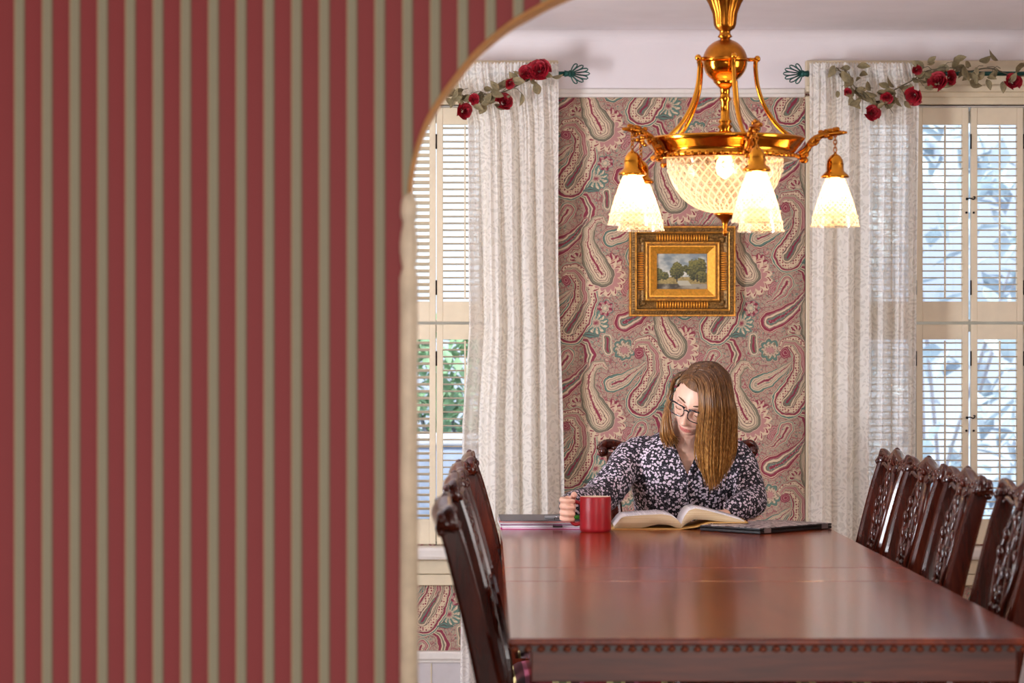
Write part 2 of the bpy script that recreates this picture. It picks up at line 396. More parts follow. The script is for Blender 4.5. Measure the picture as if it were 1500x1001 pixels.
def mat_glass_cut(name, frost=.35, na=24, nzz=80):
    """thin cut glass: clear body with frosted cut lines"""
    g = NG(name); c = g.xyz(g.coord())
    a = g.m_('MULTIPLY', g.m_('ARCTAN2', c[1], c[0]), na/(2*PI)); z = g.m_('MULTIPLY', c[2], nzz)
    l1 = g.m_('ABSOLUTE', g.m_('SUBTRACT', g.m_('FRACT', g.m_('ADD', a, z)), .5))
    l2 = g.m_('ABSOLUTE', g.m_('SUBTRACT', g.m_('FRACT', g.m_('SUBTRACT', a, z)), .5))
    cut = g.m_('LESS_THAN', g.m_('MINIMUM', l1, l2), .1)
    n = g.m_('GREATER_THAN', g.noise(g.coord(), 90, 3), .52)
    fac = g.m_('MAXIMUM', g.m_('MULTIPLY', cut, .85), g.m_('MULTIPLY_ADD', n, .25, frost))
    tl = g.n('BsdfTranslucent'); tl.inputs[0].default_value = (1, .93, .8, 1)
    gl = g.n('BsdfGlossy'); gl.inputs['Roughness'].default_value = .12
    tp = g.n('BsdfTransparent'); tp.inputs[0].default_value = (1, .96, .88, 1)
    m1 = g.n('MixShader'); g.put(m1.inputs[0], fac); g.t.links.new(tp.outputs[0], m1.inputs[1]); g.t.links.new(tl.outputs[0], m1.inputs[2])
    m2 = g.n('MixShader'); m2.inputs[0].default_value = .1; g.t.links.new(m1.outputs[0], m2.inputs[1]); g.t.links.new(gl.outputs[0], m2.inputs[2])
    g.t.links.new(m2.outputs[0], g.out.inputs['Surface']); return g.m
M['cut_glass'] = mat_glass_cut('cut_glass', frost=.2)
M['bowl_glass'] = mat_glass_cut('bowl_glass', frost=.22, na=36, nzz=36)
def mat_pane():
    g = NG('window_glass'); tp = g.n('BsdfTransparent'); gl = g.n('BsdfGlossy'); gl.inputs['Roughness'].default_value = .02
    m = g.n('MixShader'); m.inputs[0].default_value = .06; g.t.links.new(tp.outputs[0], m.inputs[1]); g.t.links.new(gl.outputs[0], m.inputs[2])
    g.t.links.new(m.outputs[0], g.out.inputs['Surface']); return g.m
M['pane'] = mat_pane()
def mat_pattern_cover():
    g = NG('patterned_cover'); d = g.vor(g.coord(), 60)
    g.set(Base_Color=g.ramp(d, [(.0, srgb(96, 70, 82)), (.3, srgb(196, 180, 182)), (.5, srgb(206, 192, 190)), (.62, srgb(70, 56, 66))]), Roughness=.35); return g.m
M['cover_pattern'] = mat_pattern_cover()
def mat_pages():
    g = NG('page_edges'); x = g.xyz(g.coord()); n = g.noise(g.map(g.coord(), (2, 2, 900)), 2, 2)
    g.set(Base_Color=g.ramp(n, [(.3, srgb(196, 168, 130)), (.7, srgb(232, 212, 176))]), Roughness=.8); return g.m
M['pages'] = mat_pages()
# ------------------------------------------------------------ the setting
YB = 9.4                                   # face of the back wall
def XP(x, y=YB): return (x-714)*y/F
def ZP(py, y=YB): return EYE-(py-515)*y/F
ZC = 2.413                                 # ceiling
XL, XR, YA = -2.0, 3.4, 4.2                # left wall, right wall, hall face of the arched wall
WIN = [(-.750, .0096), (1.3208, 2.080)]; WZ0, WZ1 = .600, 2.147

def struct(o): return tag(o, kind='structure')
m = MB(); m.box(XL-.1, XR+.1, 4.2, YB+.2, -.05, 0); struct(m.build('floor', M['floor']))
m = MB(); m.box(-2.6, 3.4, -2.6, 4.2, -.05, 0); struct(m.build('floor', M['hall_floor']))
m = MB(); m.box(XL-.1, XR+.1, 4.2, YB+.2, ZC, ZC+.08); struct(m.build('ceiling', M['ceiling']))
m = MB(); m.box(-2.6, 3.4, -2.6, 4.2, ZC+.05, ZC+.15); struct(m.build('ceiling', M['ceiling']))
m = MB()
for x0, x1, z0, z1 in [(XL-.1, WIN[0][0], 0, 2.19), (WIN[0][1], WIN[1][0], 0, 2.19), (WIN[1][1], XR+.1, 0, 2.19),
                       (WIN[0][0], WIN[0][1], 0, WZ0), (WIN[1][0], WIN[1][1], 0, WZ0)]:
    m.box(x0, x1, YB, YB+.2, z0, z1)
wb = struct(m.build('wall_back', M['paisley']))
m = MB()
for x0, x1, z0, z1 in [(XL-.1, XR+.1, 2.19, ZC), (WIN[0][0], WIN[0][1], WZ1, 2.19), (WIN[1][0], WIN[1][1], WZ1, 2.19)]:
    m.box(x0, x1, YB, YB+.2, z0, z1)
m.build('frieze', M['frieze'], wb)
m = MB(); m.box(XL-.1, XL, 4.32, YB, 0, ZC); struct(m.build('wall_left', M['paisley']))
m = MB(); m.box(XR, XR+.1, 4.32, YB, 0, ZC); struct(m.build('wall_right', M['paisley']))
m = MB(); m.box(-2.7, -2.6, -2.6, 4.2, 0, ZC+.1); m.box(3.4, 3.5, -2.6, 4.2, 0, ZC+.1); struct(m.build('wall_hall', M['frieze']))
m = MB(); m.box(-2.6, 3.4, -2.7, -2.6, 0, ZC+.1); struct(m.build('wall_front', M['frieze']))
# crown cove, picture rail, baseboard
m = MB(); n = 8
for i in range(n):
    a0 = PI/2*i/n; a1 = PI/2*(i+1)/n; r = .05
    p = lambda a: (YB-r+r*math.sin(a), ZC-r+r*math.cos(a))
    (y0, z0), (y1, z1) = p(a0), p(a1)
    m.add([(XL, y0, z0), (XR, y0, z0), (XR, y1, z1), (XL, y1, z1)], [(0,1,2,3)], True)
m.add([(XL, YB-.05, ZC), (XR, YB-.05, ZC), (XR, YB, ZC), (XL, YB, ZC), (XL, YB, ZC-.05), (XR, YB, ZC-.05)], [(0,1,2,3), (3,2,5,4)])
struct(m.build('trim_1', M['frieze']))
m = MB(); m.box(.25, 1.12, YB-.012, YB, 2.188, 2.207, .003); m.box(.25, 1.12, YB-.02, YB, 2.176, 2.19, .004); struct(m.build('trim_2', M['white_paint']))
bb = MB(); bb.box(XL, XR, YB-.02, YB, 0, .19)
bo = struct(bb.build('baseboard_back', M['grey_panel']))
m = MB(); m.box(XL, XR, YB-.035, YB, .193, .224, .006); m.box(XL, XR, YB-.026, YB, .183, .193, .002); m.build('cap', M['white_paint'], bo)
m = MB()
for x in (-.66, -.2, .25, .7, 1.15, 1.6): m.box(x, x+.004, YB-.024, YB-.018, 0, .18)
m.build('panel_joint', M['cream_paint'], bo)

# the arched wall between the hall and the dining room
S4 = YA/F
arch = []
arch_px = [(600, 290), (602, 262), (609, 225), (622, 186), (640, 152), (666, 115), (701, 73), (745, 36), (780, 15), (812, -2), (870, -27), (960, -60), (1100, -102), (1271, -122)]
arch = [((p.x-714)*S4, EYE-(p.y-515)*S4) for p in spline([(x, y, 0) for x, y in arch_px], 4)]
left = [(arch[0][0], 0.0)] + arch
right = [(2*arch[-1][0]-x, z) for x, z in reversed(left[:-1])]
outl = left + right
ZT = ZC+.05
vs = []; fs = []; mi = []
def quad(p, mat): n0 = len(vs); vs.extend(p); fs.append(tuple(range(n0, n0+len(p)))); mi.append(mat)
arc = [p for p in outl if p[1] > 0]
for yy, mat in ((YA, 0), (YA+.12, 2)):
    for (x0, z0), (x1, z1) in [((-2.6, 0), (outl[0][0], 0)), ((outl[-1][0], 0), (3.4, 0))]+list(zip(arc, arc[1:])):
        q = [(x0, yy, z0), (x1, yy, z1), (x1, yy, ZT), (x0, yy, ZT)]; quad(q if mat == 0 else q[::-1], mat)
for (x0, z0), (x1, z1) in zip(outl, outl[1:]): quad([(x0, YA, z0), (x0, YA+.12, z0), (x1, YA+.12, z1), (x1, YA, z1)], 1)
for x in (-2.6, 3.4): quad([(x, YA, 0), (x, YA+.12, 0), (x, YA+.12, ZT), (x, YA, ZT)], 1)
quad([(-2.6, YA, ZT), (3.4, YA, ZT), (3.4, YA+.12, ZT), (-2.6, YA+.12, ZT)], 1)
me = bpy.data.meshes.new('wall_archway'); me.from_pydata(vs, [], fs)
me.materials.append(M['stripes'])
me.materials.append(simple('arch_reveal_warmlit', srgb(214, 158, 92), .45)); me.materials.append(M['paisley'])  # cream reveal with the chandelier's orange light put into its colour
me.polygons.foreach_set('material_index', mi); me.update()
struct(link('wall_archway', me))
m = MB(); path = [(x, YA-.001, z) for x, z in left[1:]]
m.tube(path, .0035, 8); struct(m.build('trim_3', simple('arch_bead_warmlit', srgb(206, 150, 84), .4)))  # bead colour includes the orange glow of the chandelier
# turned corner bead on the archway's left edge
zt = EYE+(515-283)*S4
pr = [(.0145, 0), (.0145, zt-.20), (.0150, zt-.135), (.0128, zt-.125), (.0105, zt-.118), (.0125, zt-.108), (.0145, zt-.092), (.0145, zt-.08),
      (.0125, zt-.062), (.0105, zt-.052), (.0098, zt-.046), (.0125, zt-.04), (.0135, zt-.03), (.0125, zt-.015), (.009, zt-.004), (.002, zt)]
m = MB(); m.lathe(pr, (arch[0][0]-.001, YA-.002, 0), 20); struct(m.build('trim_4', simple('bead_paint', srgb(240, 226, 194), .4)))

# ------------------------------------------------------------ windows with plantation shutters
LZ = [(.6, 1.375), (1.385, 2.14)]
pw = (WIN[1][1]-WIN[1][0])/4
louver_me = None
def louver_mesh(w):
    m = MB(); n = 8; prf = [(.017*math.cos(2*PI*i/n), .0026*math.sin(2*PI*i/n)) for i in range(n)]
    vs = [(x, y, z) for x in (-w/2, w/2) for y, z in prf]
    fs = [(i, (i+1) % n, n+(i+1) % n, n+i) for i in range(n)] + [tuple(range(n))[::-1], tuple(range(n, 2*n))]
    m.add(vs, fs, False); return m.build('louver', M['shutter_paint'], data_only=True)
lm = louver_mesh(pw-.048)
for wi, (x0, x1) in enumerate(WIN):
    w = struct(empty('window_%d' % (wi+1), ((x0+x1)/2, YB, WZ0)))
    cxw = (x0+x1)/2
    inner = x1 if wi == 0 else x0
    # casing: both sides and head, stool and apron boards
    m = MB()
    cw = .24 if wi == 0 else .20
    for s in (-1, 1):
        e = x0 if s < 0 else x1
        wd = (cw if (s > 0) == (wi == 0) else .12)
        xa, xb = (e-wd, e) if s < 0 else (e, e+wd)
        m.box(xa-cxw, xb-cxw, -.022, 0, -.06, 1.56, .003)
        m.box((xa if s < 0 else xb-.02)-cxw, (xa+.02 if s < 0 else xb)-cxw, -.03, 0, -.06, 1.58, .004)
        m.box((xb-.03 if s < 0 else xa)-cxw, (xb if s < 0 else xa+.03)-cxw, -.03, 0, -.0, 1.55, .003)
    m.build('casing', M['cream_paint'], w)
    m = MB(); lo = x0-(.12 if wi == 0 else .20)-cxw; hi = x1+(.24 if wi == 0 else .12)-cxw
    m.box(lo, hi, -.03, 0, 1.612, 1.705, .004); m.box(lo-.0, hi, -.05, 0, 1.592, 1.616, .006); m.box(lo+.1, hi-.1, -.036, 0, 1.575, 1.594, .004); m.box(lo+.1, hi-.1, -.026, 0, 1.55, 1.577, .003)
    m.build('head_casing', M['cream_paint'], w)
    m = MB(); m.box(lo-.02, hi+.0, -.075, .16, -.052, -.006, .012); m.build('sill', M['white_paint'], w)
    m = MB(); m.box(lo, hi, -.03, 0, -.104, -.054, .003); m.box(lo, hi, -.025, 0, -.145, -.106, .003); m.build('apron', M['cream_paint'], w)
    # jambs, sashes, panes
    m = MB(); W2 = (x1-x0)/2
    m.box(-W2-.005, -W2, 0, .2, 0, 1.547); m.box(W2, W2+.005, 0, .2, 0, 1.547); m.box(-W2, W2, 0, .2, 1.542, 1.56); m.build('jamb', M['white_paint'], w)
    for k, (a, b) in enumerate(((0, .79), (.75, 1.54))):
        m = MB(); y = .12+.03*k
        for q in ((-W2, -W2+.04), (W2-.04, W2)): m.box(q[0], q[1], y, y+.025, a, b)
        m.box(-W2, W2, y, y+.025, a, a+.045); m.box(-W2, W2, y, y+.025, b-.04, b)
        sa = m.build('sash', M['white_paint'], w)
        m = MB(); m.box(-W2+.04, W2-.04, y+.01, y+.014, a+.045, b-.04); m.build('pane', M['pane'], sa)
    # eight shutter panels
    for t, (za, zb) in enumerate(LZ):
        for k in range(4):
            xa = x0+k*pw+.0015; xb = x0+(k+1)*pw-.0015
            if k in (1,): xb -= .003
            if k in (2,): xa += .003
            zl0 = (.688, 1.456)[t]; zl1 = (1.322, 2.080)[t]
            m = MB(); st = .0225
            pcx = (xa+xb)/2; h = (xb-xa)/2
            m.box(-h, -h+st, -.012, .012, za, zb, .002); m.box(h-st, h, -.012, .012, za, zb, .002)
            m.box(-h+st, h-st, -.011, .011, za, zl0, .001); m.box(-h+st, h-st, -.011, .011, zl1, zb, .001)
            m.box(-.003, .003, -.0125, -.010, zl1, zl1+.02)          # notch of the tilt rod
            sh = m.build('shutter', M['shutter_paint'], w); sh.location = (pcx-cxw, -.004, -WZ0)
            n = 26 if t == 1 else 26
            tilt = {0: (-6, -5), 1: (-4, 1)}[wi][t]
            if wi == 0 and k in (0, 1, 2): tilt = (-14, -13)[t] if k < 3 else tilt
            if wi == 0 and k == 2 : tilt = (-16, -20)[t]
            for i in range(n):
                lv = bpy.data.objects.new('louver', lm); C.objects.link(lv); lv.parent = sh
                lv.location = (0, 0, zl0+(i+.5)*(zl1-zl0)/n); lv.rotation_euler = (R(tilt), 0, 0)
            m = MB(); m.box(.004, .010, -.024, -.018, zl0+.01, zl1-.004, .001); m.build('tilt_rod', M['shutter_paint'], sh)
            for hz in (za+.12, zb-.12):
                m = MB(); m.tube([(-h-.001, -.013, hz-.026), (-h-.001, -.013, hz+.026)], .0028, 6); m.build('hinge', M['black_metal'], sh)
            if k == 1:
                zz = (.6+ZP(612)-.6, ZP(292))[t]
                m = MB(); m.tube(spline([(h-.006, -.016, zz), (h+.004, -.02, zz+.002), (h+.016, -.02, zz-.002), (h+.022, -.018, zz+.006), (h+.016, -.018, zz+.008)], 4), .0022, 6); m.ell((h-.006, -.016, zz), .005, .005, .005, 8, 6)
                m.build('hook', M['black_metal'], sh)
            if k in (1, 2):
                m = MB(); zz = (ZP(631), ZP(312))[t]; m.ell((h-.008 if k == 1 else -h+.009, -.014, zz), .0042, .005, .0042, 8, 6); m.build('knob', M['black_metal'], sh)

# ------------------------------------------------------------ curtain rods, lace curtains
YR = 9.27
def curtain_rod(xa, xb, side, label):
    zc = ZP(108, YR); e = xb if side > 0 else xa
    r = empty('curtain_rod', ((xa+xb)/2, YR, zc)); tag(r, label, 'curtain rod')
    dx = -(xa+xb)/2
    m = MB(); m.tube([(xa+dx, 0, 0), (xb+dx, 0, 0)], .008, 12); m.build('rod', M['iron'], r)
    m = MB(); ex = e+dx
    m.tube([(ex, 0, 0), (ex+side*.018, 0, 0)], [.012, .008], 10); m.ell((ex+side*.02, 0, 0), .009, .009, .012)
    for k in range(7):                                    # palmette of seven open lobes
        a = R(-66+22*k); L = .044+.016*math.cos(a); pts = []
        for q in range(13):
            t = q/12*2*PI; u = .5-.5*math.cos(t); v = math.sin(t)*.0065*(.3+u)
            lx = .01+L*u; pts.append((ex+side*(.018+lx*math.cos(a)-v*math.sin(a)), 0, lx*math.sin(a)*.62+v*math.cos(a)))
        m.tube(pts, .0022, 6)
    m.build('finial', M['iron'], r)
    for bx in (xa+.06 if side < 0 else xb-.05, xb-.2 if side < 0 else xa+.2):
        m = MB(); m.tube([(bx+dx, 0, 0), (bx+dx, .075, -.008), (bx+dx, .1, -.02)], .006, 8); m.box(bx+dx-.012, bx+dx+.012, .092, .1, -.045, .02, .002); m.lathe([(.011, -.01), (.011, .01)], (bx+dx, 0, 0), 12)
        m.build('bracket', M['iron'], r)
    return r
curtain_rod(-.80, .268, 1, 'green iron curtain rod with fan finial over left window')
curtain_rod(1.118, 2.16, -1, 'green iron curtain rod with fan finial over right window')
def curtain(name, label, ledge, redge, nf, seed):
    """ledge/redge: x px of both edges as functions of y px"""
    rnd = random.Random(seed); nu, nv = 220, 110; zt = ZP(93, YR); zb = .03; vs = []; fs = []
    ph = [rnd.random()*6 for _ in range(6)]
    for j in range(nv+1):
        v = j/nv; v2 = v**1.25; z = lerp(zt, zb, v2); py = 515+(EYE-z)*F/YR
        xl = XP(prof(ledge, py), YR); xr = XP(prof(redge, py), YR)
        g = min(1, max(0, (py-112)/260)); pinch = math.exp(-((py-108)/7)**2)
        for i in range(nu+1):
            u = i/nu
            big = math.sin(2*PI*nf*(u+.03*math.sin(2*PI*u*1.3+ph[0]))+ph[1]+.5*g*math.sin(v*2+ph[2]))
            mid = math.sin(2*PI*nf*2.7*u+ph[3]+1.2*v); fine = math.sin(2*PI*nf*6*u+ph[4])
            y = (.012+.036*g)*big+(.008+.002*g)*mid+.006*(1-g)*fine
            y *= 1-.5*pinch
            y = y*(.5 if y > 0 else 1)-.012-.0*pinch
            x = lerp(xl, xr, u)+.006*g*math.cos(2*PI*nf*u+ph[1])
            zz = z+.003*math.sin(2*PI*nf*6*u+ph[5])*(1 if j == 0 else 0)
            vs.append((x, YR+y-.004, zz))
    for j in range(nv):
        for i in range(nu): a = j*(nu+1)+i; fs.append((a, a+1, a+nu+2, a+nu+1))
    m = MB(); m.add(vs, fs, True)
    o = m.build(name, M['lace']); tag(o, label, 'curtain'); return o
curtain('lace_curtain', 'white lace curtain hanging from the rod of the left window', [(90, 668), (125, 672), (180, 686), (480, 690), (620, 680), (1100, 676)], [(90, 818), (400, 820), (600, 827), (1100, 836)], 5, 3)
curtain('lace_curtain', 'white lace curtain hanging from the rod of the right window', [(90, 1185), (300, 1184), (1100, 1180)], [(90, 1338), (130, 1346), (500, 1343), (1100, 1338)], 5.5, 8)

# ------------------------------------------------------------ rose garlands
def rose_mesh(seed):
    rnd = random.Random(seed); m = MB()
    for k in range(19):
        t = k/18; a = k*2.4; r = .004+.034*t; tilt = lerp(-.1, .75, t); pw_ = .008+.016*t
        vs = []; fs = []; nu, nv = 4, 4
        for j in range(nv+1):
            for i in range(nu+1):
                u = (i/nu-.5)*2; v = j/nv
                rr_ = r*.62*(.45+.55*min(1, v*1.8))+math.sin(tilt)*v*pw_+.006*v**6; hgt = math.cos(tilt)*v*(.030-.006*t)-.003*u**4*v*4-.006*t
                an = a+u*(1.1 if t < .5 else .85)
                vs.append((rr_*math.cos(an), rr_*math.sin(an), hgt+rnd.uniform(-.001, .001)))
        for j in range(nv):
            for i in range(nu): q = j*(nu+1)+i; fs.append((q, q+1, q+nu+2, q+nu+1))
        m.add(vs, fs, True)
    return m.build('rose', M['rose'], data_only=True)
def leaf_mesh():
    m = MB(); vs = []; fs = []
    for j in range(7):
        t = j/6; w = .0105*math.sin(PI*t)**.8*(1.15-.4*t)
        for s, zz in ((-1, .004), (0, 0), (1, .004)): vs.append((s*w, t*.036, zz*math.sin(PI*t)-.006*t*t))
    for j in range(6):
        for i in range(2): a = j*3+i; fs.append((a, a+1, a+4, a+3))
    m.add(vs, fs, True); return m.build('leaf', M['leaf'], data_only=True)
ROSE = [rose_mesh(s) for s in (1, 2, 3)]; LEAF = leaf_mesh()
def garland(label, path, roses, nleaf, seed):
    rnd = random.Random(seed); Y0 = YR-.06
    pts = [(XP(x, Y0), Y0+rnd.uniform(-.01, .012), ZP(y, Y0)) for x, y in path]
    c = Vector(pts[len(pts)//2]); g = empty('rose_garland', c); tag(g, label, 'garland')
    sp = [p-c for p in spline(pts, 8)]
    m = MB(); m.tube(sp, .0022, 6)
    for _ in range(26):
        p = rnd.choice(sp); q = p+Vector((rnd.uniform(-.05, .05), rnd.uniform(-.02, .01), rnd.uniform(-.045, .03))); m.tube([p, (p+q)/2+Vector((0, -.006, .008)), q], .0011, 5)
    m.build('vine', M['vine'], g)
    for k, (x, y, s) in enumerate(roses):
        p = Vector((XP(x, Y0-.02), Y0-.02, ZP(y, Y0-.02)))-c
        Mx = Matrix.Translation(p) @ Matrix.Rotation(R(rnd.uniform(60, 118)), 4, 'X') @ Matrix.Rotation(rnd.uniform(-.7, .7), 4, 'Y') @ Matrix.Rotation(rnd.uniform(0, 6), 4, 'Z') @ Matrix.Scale(s*.88, 4)
        link('rose', ROSE[k % 3], g, Mx)
    for k in range(nleaf):
        p = sp[int(rnd.random()*len(sp)) % len(sp)]+Vector((rnd.uniform(-.042, .042), rnd.uniform(-.028, .008), rnd.uniform(-.042, .034)))
        Mx = Matrix.Translation(p) @ Matrix.Rotation(rnd.uniform(-2.6, 2.6), 4, 'Y') @ Matrix.Rotation(R(rnd.uniform(40, 120)), 4, 'X').inverted() @ Matrix.Rotation(rnd.uniform(-1, 1), 4, 'Y') @ Matrix.Scale(rnd.uniform(.8, 1.6), 4)
        link('leaf', LEAF, g, Mx)
garland('garland of red silk roses with olive leaves on the left lace curtain', [(640, 132), (662, 140), (690, 140), (715, 138), (740, 134), (768, 120), (795, 108)],
        [(679, 163, .85), (694, 146, .55), (737, 150, .95), (747, 122, .55), (772, 108, .8), (790, 104, 1.15)], 44, 4)
garland('garland of red silk roses draped over the right curtain rod', [(1226, 100), (1245, 118), (1262, 140), (1288, 148), (1310, 132), (1336, 118), (1358, 104), (1392, 100), (1420, 104), (1450, 100), (1490, 112), (1530, 104)],
        [(1242, 135, .4), (1277, 166, .8), (1299, 143, .6), (1339, 140, .9), (1343, 102, .5), (1374, 121, 1.0), (1392, 114, .7), (1483, 120, .85), (1530, 112, .8)], 92, 9)

# ------------------------------------------------------------ the picture
def picture():
    cxp, czp = XP(998.5), ZP(398); r = empty('framed_painting', (cxp, YB-.005, czp))
    tag(r, 'small landscape painting with two trees in an ornate wide gold frame', 'painting')
    HW, HH = .187, .159
    def ringprof(prf, mat, name, parent=r):
        m = MB(); vs = []; fs = []
        for ins, d in prf:
            for sx, sz in ((-1,-1), (1,-1), (1,1), (-1,1)): vs.append((sx*(HW-ins), -d, sz*(HH-ins*.98)))
        for j in range(len(prf)-1):
            for i in range(4): k = (i+1) % 4; fs.append((j*4+i, j*4+k, (j+1)*4+k, (j+1)*4+i))
        m.add(vs, fs); return m.build(name, mat, parent)
    m = MB(); m.box(-HW+.004, HW-.004, -.007, .004, -HH+.004, HH-.004); m.build('backing', M['wood_dark'], r)
    fr = ringprof([(0, 0), (0, .036), (.002, .042), (.005, .042), (.007, .037)], M['gilt'], 'outer_frame')
    ringprof([(.007, .037), (.020, .041)], M['gilt_dark'], 'frame_band', fr)
    ringprof([(.020, .041), (.022, .045), (.025, .044), (.026, .034)], M['gilt'], 'frame_ridge', fr)
    ringprof([(.026, .034), (.030, .022), (.040, .018), (.050, .022), (.056, .03)], M['gilt_dark'], 'cove')
    ringprof([(.056, .03), (.058, .037), (.063, .038), (.065, .031)], M['gilt'], 'inner_frame')
    ringprof([(.065, .031), (.070, .031)], M['gilt_dark'], 'bead_course')
    ringprof([(.070, .031), (.071, .034), (.074, .034), (.098, .020), (.099, .012)], M['gilt_bright'], 'slip')
    # twisted leaf course, flutes of the cove, small beads, corner sprays: real relief
    m = MB()
    for s in (-1, 1):
        n = 40
        for i in range(n):
            x = lerp(-HW+.012, HW-.012, (i+.5)/n)
            m.ell((x, -.041, s*(HH-.0135)), .0024, .004, .0062, 6, 4, Matrix.Translation((x, 0, s*(HH-.0135))) @ Matrix.Rotation(R(35), 4, 'Y') @ Matrix.Translation((-x, 0, -s*(HH-.0135))))
        n = 34
        for i in range(n):
            z = lerp(-HH+.012, HH-.012, (i+.5)/n)
            m.ell((s*(HW-.0135), -.041, z), .0058, .004, .0026, 6, 4)
    m.build('leaf_course', M['gilt_dark'], fr)
    for s in (-1, 1):
        m = MB()
        for i in range(20):
            x = lerp(-.093, .093, (i+.5)/20); m.ell((x, -.021, s*(HH-.041)), .0036, .008, .0125, 8, 6)
        m.build('fluting', M['gilt_bright'], r)
        m = MB()
        for i in range(17):
            z = lerp(-.068, .068, (i+.5)/17); m.ell((s*(HW-.041), -.021, z), .0125, .008, .0034, 8, 6)
        m.build('fluting', M['gilt_bright'], r)
    for s in (-1, 1):
        for q in (-1, 1):
            m = MB(); c0 = (s*(HW-.052), q*(HH-.052))
            for k in range(7):
                a = math.atan2(q, s)+R(-66+22*k); L = .021-.002*abs(k-3)
                m.ell((L/2, 0, 0), L/2, .004, .003, 6, 4, Matrix.Translation((c0[0], -.024, c0[1])) @ Matrix.Rotation(-a, 4, 'Y'))
            m.build('corner_spray', M['gilt_dark'], r)
    m = MB()
    for s in (-1, 1):
        for i in range(46): x = lerp(-HW+.067, HW-.067, i/45); m.ell((x, -.032, s*(HH-.0665)), .0017, .0017, .0017, 5, 3)
        for i in range(36): z = lerp(-HH+.067, HH-.067, i/35); m.ell((s*(HW-.0675), -.032, z), .0017, .0017, .0017, 5, 3)
    m.build('bead', M['gilt'], fr)
    # canvas: a flat painted landscape (paint colours as a colour layer)
    nx, nz = 120, 86; w, h = .178, .124; vs = []; fs = []; cols = []
    for j in range(nz+1):
        for i in range(nx+1):
            u, v = i/nx, j/nz; vs.append(((u-.5)*w, -.012, (v-.5)*h))
            nn = mnoise.fractal(Vector((u*6, v*6, 1.3)), 1, 2, 5); n2 = mnoise.noise(Vector((u*28, v*28, 4)))
            sky = [lerp(a, b, min(1, max(0, .5+nn*.7+(v-.7)*.9))) for a, b in zip((206, 204, 190), (122, 134, 138))]
            c = sky
            if v < .34: c = [lerp(a, b, min(1, max(0, .5+n2*.7+nn*.4))) for a, b in zip((122, 108, 62), (176, 152, 92))]
            if v < .14: c = [lerp(a, b, min(1, max(0, .5+nn+(u-.4)))) for a, b in zip((66, 58, 46), (150, 142, 122))]
            if .1 < v < .24 and abs(u-.52-.5*(.2-v)) < .12: c = (178, 172, 150)
            for tx, tz, rx, rz in ((.40, .52, .135, .24), (.79, .56, .20, .32), (.03, .42, .10, .17), (.15, .37, .09, .12), (.58, .58, .07, .10), (.9, .35, .12, .16)):
                d = ((u-tx)/rx)**2+((v-tz)/rz)**2+n2*.35+nn*.3
                if d < 1: c = [lerp(a, b, min(1, max(0, .5+n2*.8+(v-tz)*1.6-(u-tx)*1.2))) for a, b in zip((46, 50, 26), (124, 118, 58))]
            for tx in (.40, .80):
                if abs(u-tx) < .012 and .2 < v < .4: c = (52, 42, 30)
            cols.append(srgb(*c))
    for j in range(nz):
        for i in range(nx): a = j*(nx+1)+i; fs.append((a, a+1, a+nx+2, a+nx+1))
    g = NG('landscape_paint'); at = g.n('Attribute'); at.attribute_name = 'paint'; g.set(Base_Color=at.outputs['Color'], Roughness=.5)
    me = bpy.data.meshes.new('canvas'); me.from_pydata(vs, [], fs); me.materials.append(g.m)
    ca = me.color_attributes.new('paint', 'FLOAT_COLOR', 'POINT'); ca.data.foreach_set('color', [q for c in cols for q in c])
    link('canvas', me, r)
picture()

